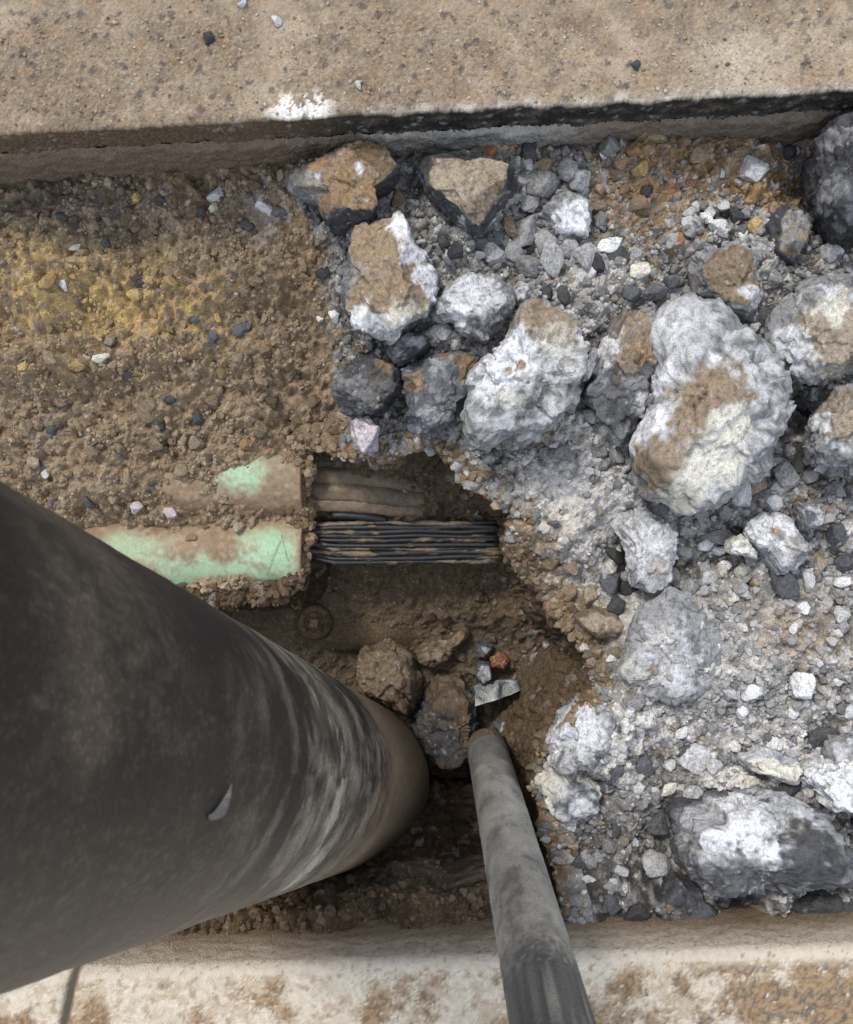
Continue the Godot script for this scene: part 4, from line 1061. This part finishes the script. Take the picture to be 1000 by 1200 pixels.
func build_hose() -> void:
	var dir := Vector3(.124, -1.0, .308).normalized()          # from the rig down into the hole
	var nrm := Vector3(-.0986, 0.2822, .9543)                  # photo y -> z, depth -> -y
	nrm = (nrm - dir * nrm.dot(dir)).normalized()
	var side := nrm.cross(dir).normalized()
	if side.x < 0: side = -side
	var R := 0.120
	var a0 := Vector3(0, 1, 0) - side * 0.2906
	var root := thing("suction_hose", a0 + dir * 1.466, "wide black rubber suction hose, brown and chalk-scuffed near its end, reaching into the hole", "hose")
	var n1 := noise(61, 14.0, 5); var n2 := noise(62, 60.0, 4); var specks := cells(63, 190.0, FastNoiseLite.RETURN_CELL_VALUE); var big := noise(64, 5.0, 3); var tiny := noise(65, 190.0, 2)
	var rings := []
	var ts := []
	var t := -1.2
	while t < 1.4655:
		ts.append(t)
		t += 0.05 if t < 0.15 else 0.0026
	for q in ts: rings.append([dir * (q - 1.466), R])
	for q in [[1.466, .1185], [1.468, .1155], [1.468, .1110], [1.465, .1080], [1.40, .1075], [1.0, .1075], [.3, .1075]]:
		ts.append(q[0]); rings.append([dir * (q[0] - 1.466), q[1]])
	var paint := func(_p: Vector3, k: int, a: float) -> Array:
		var tt: float = ts[k]
		var q := Vector3(cos(a) * .12, tt, sin(a) * .12)
		var along := Vector3(q.x, tt * .22, q.z)
		var round_ := Vector3(q.x * .30, tt * .9, q.z * .30)
		var b := big.get_noise_3dv(q)
		var m := n1.get_noise_3dv(along); var f := n2.get_noise_3dv(along); var iso := n1.get_noise_3dv(q + Vector3(5, 0, 0)); var fi := n2.get_noise_3dv(q)
		var ring := n1.get_noise_3dv(round_ * 1.6); var ringf := n2.get_noise_3dv(round_ * 1.3)
		var c := Color(.014, .013, .012).lerp(Color(.040, .034, .027), clampf(.30 + b * 1.1 + m * .5, 0, 1))
		c = c.lerp(Color(.13, .105, .08), clampf(b * 1.1 + .35 * fi + .25 * iso - .14, 0, .38))
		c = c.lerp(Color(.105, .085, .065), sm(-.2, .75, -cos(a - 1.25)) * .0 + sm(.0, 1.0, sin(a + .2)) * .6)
		c = c.lerp(Color(.24, .21, .17), sm(.20, .70, tiny.get_noise_3dv(Vector3(q.x, tt * .30, q.z)) + .45 * b + .3 * m) * .12)
		# chalky scuffs in a band above the end, then caked earth at the end
		var wob := .10 * b + .06 * iso
		var band := sm(.48, .80, tt + wob) * (1.0 - sm(1.0, 1.25, tt + wob))
		var slant := n1.get_noise_3dv(Vector3(cos(a + tt * 1.6) * .06, tt * 1.1 + a * .02, sin(a + tt * 1.6) * .06))
		var scr := sm(-.25, .75, .35 * ring + .15 * ringf + .7 * slant + .8 * iso + .3 * fi)
		c = c.lerp(Color(.30, .268, .222), band * scr * .7)
		var rim := sm(.045, .0, absf(tt + wob - .86 - .03 * sin(a * 2.0)))
		c = c.lerp(Color(.46, .43, .37), rim * clampf(.15 + slant * 1.2 + fi * .6, 0, .6))
		c = c.lerp(Color(.23, .17, .115).lerp(Color(.155, .112, .074), clampf(.5 + m + .4 * fi, 0, 1)), sm(.92, 1.14, tt + wob + .06 * fi) * .95)
		return [Color(minf(c.r * 1.75, 1), minf(c.g * 1.75, 1), minf(c.b * 1.75, 1)), .0010 * iso + .0003 * fi]
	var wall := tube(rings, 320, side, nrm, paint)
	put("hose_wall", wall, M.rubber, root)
	# a torn flap of the skin that stands up, pale on its lip
	var st := PackedVector3Array(); var sc := PackedColorArray()
	for j in 7:
		for i in 13:
			var q := i / 12.0
			var tt := .495 + .025 * q
			var a := .20 - .15 * q * q + .012 * j / 6.0 * sin(q * PI) * 4.0
			var lift := .0016 + .005 * sin(q * PI) * (1.0 - absf(j / 3.0 - 1.0))
			st.append(dir * (tt - 1.466) + (side * cos(a) + nrm * sin(a)) * (R + lift))
			sc.append(Color(.34, .325, .30).lerp(Color(.10, .095, .09), j / 6.0))
	put("torn_flap", grid_mesh(st, sc, 13, 7), M.rubber, root)

func build_pole() -> void:
	var dir := Vector3(.004, -1.0, -.004).normalized()
	var u := Vector3.RIGHT; var v := Vector3.BACK
	var tip := Vector3(.0885, -.400, .346)
	var root := thing("digging_pole", tip, "dusty grey round pole standing in the hole and leaning over the kerb", "pole")
	var n1 := noise(71, 22.0, 4); var n2 := noise(72, 90.0, 4); var n3 := noise(73, 8.0, 3)
	var rings := []; var ys := []
	for q in [[-.030, .004], [-.029, .014], [-.025, .022], [-.018, .0262], [-.010, .0285]]:
		ys.append(q[0]); rings.append([-dir * (q[0] + .03), q[1]])
	var t := 0.0
	while t < 2.2:
		ys.append(t); rings.append([-dir * (t + .03), .0290 + (.0006 if absf(t - .045) < .003 else 0.0)])
		t += .0025 if t < .7 else .05
	var paint := func(p: Vector3, k: int, a: float) -> Array:
		var tt: float = ys[k]
		var s := Vector3(cos(a) * .029, tt * .35, sin(a) * .029)
		var s2 := Vector3(cos(a) * .029, tt, sin(a) * .029)
		var m := n1.get_noise_3dv(s2 * 1.3); var f := n2.get_noise_3dv(s * 1.5); var b := n3.get_noise_3dv(s2)
		var st := n1.get_noise_3dv(s * 1.4 + Vector3(2, 0, 0))
		var c := Color(.22, .21, .19).lerp(Color(.37, .355, .325), clampf(.5 + st * 1.0 + m * .35 + b * .6, 0, 1))
		c = c.lerp(Color(.095, .093, .095), sm(-.05, .6, f * .7 - st * .8 - m * .2 + b * .4) * .55)
		c = c.lerp(Color(.06, .06, .062), sm(.60, .75, tt + .10 * m + .08 * f) * .75)
		c = c.lerp(Color(.16, .165, .18), sm(.22, .08, tt + .05 * m) * .65)
		c = c.lerp(Color(.17, .125, .085), sm(.045, .028, tt + .008 * m) * .95)
		c = c.lerp(Color(.46, .44, .41), sm(.30, .55, f + .3 * m) * .5)
		return [c, .0004 * m + .0003 * f]
	put("shaft", tube(rings, 72, u, v, paint), M.pole, root)

func build_ducts() -> void:
	var n1 := noise(81, 20.0, 4); var n2 := noise(82, 95.0, 4); var cd := cells(83, 150.0, FastNoiseLite.RETURN_CELL_VALUE)
	for which in 2:
		var cy := [-.300, -.302][which] as float
		var top := W(358, [560, 648][which], cy)
		var R := [.0525, .0510][which] as float
		var end_x := W(357.5, 600, cy + .01).x
		var root := thing("green_duct", Vector3(end_x, cy, top.z), ["upper pale green duct almost buried under brown earth", "lower pale green duct smeared with earth, cut square beside the cables"][which], "duct", "green ducts side by side")
		var rings := []
		var xs := []
		var x := -.75
		while x < 0.0:
			xs.append(x); rings.append([Vector3(x, 0, 0.004 * sin(x * 6.0) - x * 0.03), R])
			x += .0018 if x > -.26 else .01
		for q in [[0.0, R - .0006], [.0006, R - .002], [.0006, R - .0045], [-.001, R - .0055], [-.06, R - .0055]]:
			xs.append(q[0]); rings.append([Vector3(q[0], 0, 0), q[1]])
		var paint := func(p: Vector3, k: int, a: float) -> Array:
			var s := p
			var m := n1.get_noise_3dv(s + Vector3(which * 3, 0, 0)); var f := n2.get_noise_3dv(s)
			var px := 358.0 + p.x * 1100.0 / 1.26                 # along the duct, in the photograph's own measure
			var up := -p.z / R                                     # 1 = far side, -1 = near side
			var g := Color(.32, .53, .335).lerp(Color(.43, .61, .44), clampf(.5 + m, 0, 1))
			var earth := Color(.30, .215, .14).lerp(Color(.21, .145, .09), clampf(.5 + m + .4 * f, 0, 1))
			var clean := 0.0
			if which == 0:
				clean = sm(1.2, .25, Vector2((px - 283) / 38.0, (up - .12) / .62).length() + m * .5 + f * .3) + .15 * sm(1.2, .4, Vector2((px - 330) / 26.0, (up - .35) / .7).length() + m * .6)
			else:
				clean = sm(1.3, .2, Vector2((px - 318) / 44.0, (up + .15) / .85).length() + m * .6 + f * .25) + .8 * sm(1.3, .2, Vector2((px - 225) / 60.0, (up + .40) / .5).length() + m * .8 + f * .2) + .6 * sm(1.1, .4, Vector2((px - 165) / 40.0, (up - .2) / .5).length() + m * .7) + .85 * sm(-.62, -.85, up + .25 * m)
				clean *= 1.0 - .8 * sm(.35, .75, up + .3 * m)
			clean = clampf(clean, 0, 1) * (1.0 - .5 * sm(-.3, .6, f * .6 + .6 * m)) * .88
			clean *= sm(1.5, 6.0, 358.0 - px + 5.0 * m)
			var c := earth.lerp(g, clean)
			c = c.lerp(Color(.40, .30, .22), sm(.5, .9, cd.get_noise_3dv(s)) * (1.0 - clean) * .5)
			if which == 1:                                          # two knife scratches
				for sc in [[318.0, -.55, 334.0, .35], [343.0, -.15, 335.0, .5]]:
					var ab := Vector2(sc[2] - sc[0], (sc[3] - sc[1]) * 45.0); var ap := Vector2(px - sc[0], (up - sc[1]) * 45.0)
					var h := clampf(ap.dot(ab) / ab.length_squared(), 0, 1)
					c = c.lerp(Color(.05, .08, .05), sm(1.4, .2, (ap - ab * h).length() + f) * .65)
			if p.x > -.001: c = c.lerp(Color(.16, .115, .075), .8)
			return [c, (1.0 - clean) * (.0012 + .0016 * m + .0010 * f)]
		put("duct_wall", tube(rings, 150, Vector3.BACK, Vector3.UP, paint), M.duct, root)

# a cable through pixel points given with their height
func cable(called: String, label: String, category: String, group: String, pts: Array, radius: float, dirt: float, seed_: int, squash := 1.0) -> void:
	var curve := Curve3D.new()
	var ws := []
	for p in pts: ws.append(W(p[0], p[1], p[2]))
	for k in ws.size():
		var tan_: Vector3 = (ws[mini(k + 1, ws.size() - 1)] - ws[maxi(k - 1, 0)]) * .2
		curve.add_point(ws[k], -tan_, tan_)
	var L := curve.get_baked_length()
	var n := int(L / .0022)
	var at: Vector3 = ws[0]
	var n1 := noise(seed_, 26.0, 4); var n2 := noise(seed_ + 1, 120.0, 4)
	var rings := []
	for k in n + 1:
		var e := 1.0
		if k == 0 or k == n: e = 0.3
		rings.append([curve.sample_baked(L * k / n) - at - Vector3(0, .004 if dirt > 1.0 else 0.0, 0), radius * e])
	var paint := func(p: Vector3, _k: int, a: float) -> Array:
		var q := p + at
		var s := Vector3(q.x * .35, q.y, q.z)
		var m := n1.get_noise_3dv(s); var f := n2.get_noise_3dv(s * 1.2); var g := n2.get_noise_3dv(q)
		var d := clampf(sm(.05, -.25, m * 1.1 + f * .5 + .45 - dirt), 0, 1)
		var c := Color(.020, .021, .024).lerp(Color(.20, .145, .096).lerp(Color(.11, .079, .052), clampf(.5 + g + m * .8, 0, 1)), d)
		return [c, d * (.0007 + .0012 * g + (radius * .45 * m if dirt > 1.0 else 0.0))]
	var o := put(called, tube(rings, 28, Vector3.BACK, Vector3.UP * squash, paint), M.cable)
	o.position = at
	tag(o, label, category, group)

func build_cables() -> void:
	var g := "black cables leaving the lower green duct"
	var ord_ := ["topmost", "second", "third", "fourth", "fifth", "sixth", "seventh", "eighth", "ninth", "lowest"]
	var r := RandomNumberGenerator.new(); r.seed = 58
	for k in 10:
		var y := 615.0 + k * 4.9
		var dirt: float = [.50, .12, .34, .02, .55, .16, .60, .40, .10, .30][k]
		var up := -.300 + .006 * sin(k / 9.0 * PI) + r.randf_range(-.001, .002)
		var pts := [[352, 634 + (y - 637) * .75, -.300]]
		for q in [392, 440, 490, 540, 580]: pts.append([q, y + r.randf_range(-1.6, 1.6) - (q - 392) * .012, up + .004 + r.randf_range(-.002, .002)])
		pts.append([612, 634 + (y - 637) * .6, -.306])
		cable("black_cable", "%s %s cable of the black bundle, counted from the upper edge" % [ord_[k], "dusty brown" if dirt > .45 else "half dusty" if dirt > .25 else "clean black"], "cable", g, pts, r.randf_range(.0027, .0036), dirt, 301 + k * 2)
	var h := "earth-caked cables leaving the upper green duct"
	cable("earth_caked_cable", "earth-caked cable lying highest in the hole beside the upper duct", "cable", h, [[352, 540, -.300], [400, 541, -.297], [450, 546, -.300], [520, 556, -.318], [560, 570, -.335]], .0120, 1.2, 321, .55)
	cable("earth_caked_cable", "second earth-caked cable under the rim of the hole", "cable", h, [[352, 556, -.296], [400, 559, -.291], [450, 564, -.295], [500, 570, -.312], [540, 580, -.335]], .0120, 1.2, 323, .6)
	cable("earth_caked_cable", "third earth-caked cable, ribbed with small crumbs", "cable", h, [[352, 574, -.294], [400, 577, -.289], [450, 580, -.292], [497, 586, -.306], [520, 590, -.335]], .0120, 1.2, 325, .5)
	cable("earth_caked_cable", "lowest earth-caked cable just above the black slit", "cable", h, [[352, 590, -.298], [400, 592, -.293], [450, 594, -.296], [495, 600, -.308], [520, 604, -.335]], .0110, 1.2, 327, .6)
	cable("slit_shadow_strip", "short black strip added as the shadow in the slit between the two cable bundles", "cable", "", [[388, 604, -.301], [404, 604, -.297], [430, 606, -.298], [455, 610, -.305]], .0050, -.6, 329)  # black tube added to stand for the shadow in the slit

func build_old_pipe() -> void:
	var at := W(365, 728, -.46)
	var root := thing("buried_pipe", at, "earth-coated brown pipe lying along the hole under the green ducts, with a round bolted boss", "pipe")
	var n1 := noise(91, 16.0, 4); var n2 := noise(92, 90.0, 4)
	var rings := []
	var x := -.30
	while x < .27:
		rings.append([Vector3(x, -.04 * sm(.10, .27, x), .012 * sm(.05, .27, x)), .050]); x += .0025
	var paint := func(p: Vector3, _k: int, _a: float) -> Array:
		var m := n1.get_noise_3dv(p); var f := n2.get_noise_3dv(p)
		return [Color(.145, .110, .078).lerp(Color(.095, .072, .051), clampf(.45 + m + .5 * f, 0, 1)), .004 * m + .0014 * f]
	put("pipe_wall", tube(rings, 110, Vector3.BACK, Vector3.UP, paint), M.soil, root)
	# bolted boss on the crown: a dished ring with a square-headed bolt
	var b := W(369, 729, -.405) - at
	var prof := [[.0, .004], [.006, .004], [.010, .0035], [.014, .003], [.0165, .006], [.020, .008], [.023, .0075], [.026, .004], [.0275, -.004], [.028, -.02]]
	var rr := []
	for q in prof: rr.append([Vector3(0, q[1], 0), q[0] + .0001])
	var rings2 := []
	for k in 40:
		var u := k / 39.0 * (prof.size() - 1)
		var i := mini(int(u), prof.size() - 2)
		rings2.append([Vector3(0, lerpf(prof[i][1], prof[i + 1][1], u - i), 0), lerpf(prof[i][0], prof[i + 1][0], u - i) + .0001])
	var boss := put("boss", tube(rings2, 72, Vector3.RIGHT, Vector3.FORWARD, func(p: Vector3, _k: int, _a: float) -> Array:
		var f := n2.get_noise_3dv(p); var m := n1.get_noise_3dv(p * 3.0)
		return [Color(.150, .110, .073).lerp(Color(.085, .06, .040), clampf(.45 + m + f, 0, 1)), .0009 * f]), M.soil, root)
	boss.position = b
	var bolt_rings := [[Vector3(0, .0145, 0), .0005], [Vector3(0, .0145, 0), .0072], [Vector3(0, .0138, 0), .0086], [Vector3(0, .003, 0), .0090]]
	var bolt := put("bolt", tube(bolt_rings, 4, Vector3.RIGHT, Vector3.FORWARD, func(_p: Vector3, _k: int, _a: float) -> Array: return [Color(.23, .175, .12), 0.0]), M.soil, boss)
	bolt.rotation.y = .7

func build_flake() -> void:
	# thin curved shard, the lit look of its lower edge painted in
	var pts := [[556, 803], [566, 799], [580, 797], [594, 796], [606, 797], [621, 803]]
	var low := [[557, 828], [570, 824], [584, 820], [598, 815], [608, 810], [622, 804.5]]
	var at := W(585, 810, -.40)
	var pos := PackedVector3Array(); var col := PackedColorArray()
	var n := noise(95, 26.0, 3)
	var nxn := 60
	var rows := 26
	for j in rows:
		var v := clampf((j - 1) / float(rows - 3), 0, 1)
		for i in nxn:
			var u := i / float(nxn - 1) * 5.0
			var k := mini(int(u), 4)
			var a := Vector2(pts[k][0], pts[k][1]).lerp(Vector2(pts[k + 1][0], pts[k + 1][1]), u - k)
			var b := Vector2(low[k][0], low[k][1]).lerp(Vector2(low[k + 1][0], low[k + 1][1]), u - k)
			var q := a.lerp(b, v)
			var p := W(q.x, q.y, -.398 + .010 * v) - at
			var m := n.get_noise_2d(p.x, p.z)
			p.y += .003 * m
			if j == 0 or j == rows - 1: p.y -= .005
			pos.append(p)
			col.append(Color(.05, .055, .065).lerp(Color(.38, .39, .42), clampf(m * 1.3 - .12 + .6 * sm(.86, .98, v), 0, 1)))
	var o := put("shiny_flake", grid_mesh(pos, col, nxn, rows), M.flake)
	o.position = at
	tag(o, "shiny dark grey triangular flake lying in the hole above the pole's tip", "flake")

func _ready() -> void:
	rng.seed = 4242
	var cam := Camera3D.new()
	cam.name = "camera"
	add_child(cam)
	cam.position = Vector3(0, 1, 0)
	cam.rotation_degrees = Vector3(-90, 0, 0)
	cam.fov = rad_to_deg(2.0 * atan(600.0 / 1100.0))
	var lens := CameraAttributesPhysical.new()
	lens.frustum_focal_length = 22.0
	lens.exposure_aperture = 11.0
	lens.frustum_focus_distance = 1.12
	lens.frustum_near = 0.02
	lens.frustum_far = 60.0
	cam.attributes = lens
	cam.near = 0.02
	cam.far = 60.0
	cam.current = true
	var env := Environment.new()
	env.background_mode = Environment.BG_SKY
	env.tonemap_mode = Environment.TONE_MAPPER_LINEAR
	env.tonemap_exposure = 1.8
	env.sdfgi_enabled = true
	env.ssao_enabled = true
	env.ssil_enabled = true
	var sky_mat := ProceduralSkyMaterial.new()
	sky_mat.sky_top_color = Color(.86, .90, .96)
	sky_mat.sky_horizon_color = Color(.80, .82, .85)
	sky_mat.sky_curve = 0.3
	sky_mat.ground_bottom_color = Color(.3, .28, .26)
	sky_mat.ground_horizon_color = Color(.5, .48, .46)
	var sky := Sky.new()
	sky.sky_material = sky_mat
	env.sky = sky
	var we := WorldEnvironment.new()
	we.name = "world"
	we.environment = env
	add_child(we)
	var sun := DirectionalLight3D.new()
	sun.name = "sun"
	add_child(sun)
	sun.light_energy = 0.5
	sun.light_angular_distance = 12.0
	sun.light_color = Color(1, .97, .92)
	sun.shadow_enabled = true
	sun.look_at_from_position(Vector3(-.7, 1.6, -1.0), Vector3.ZERO)
	make_materials()
	build_bed()
	build_road()
	build_kerb()
	build_ducts()
	build_old_pipe()
	build_chunks()
	build_hose()
	build_pole()
	build_cables()
	build_flake()
	build_stones()
	finish_labels()
	build_gravel()
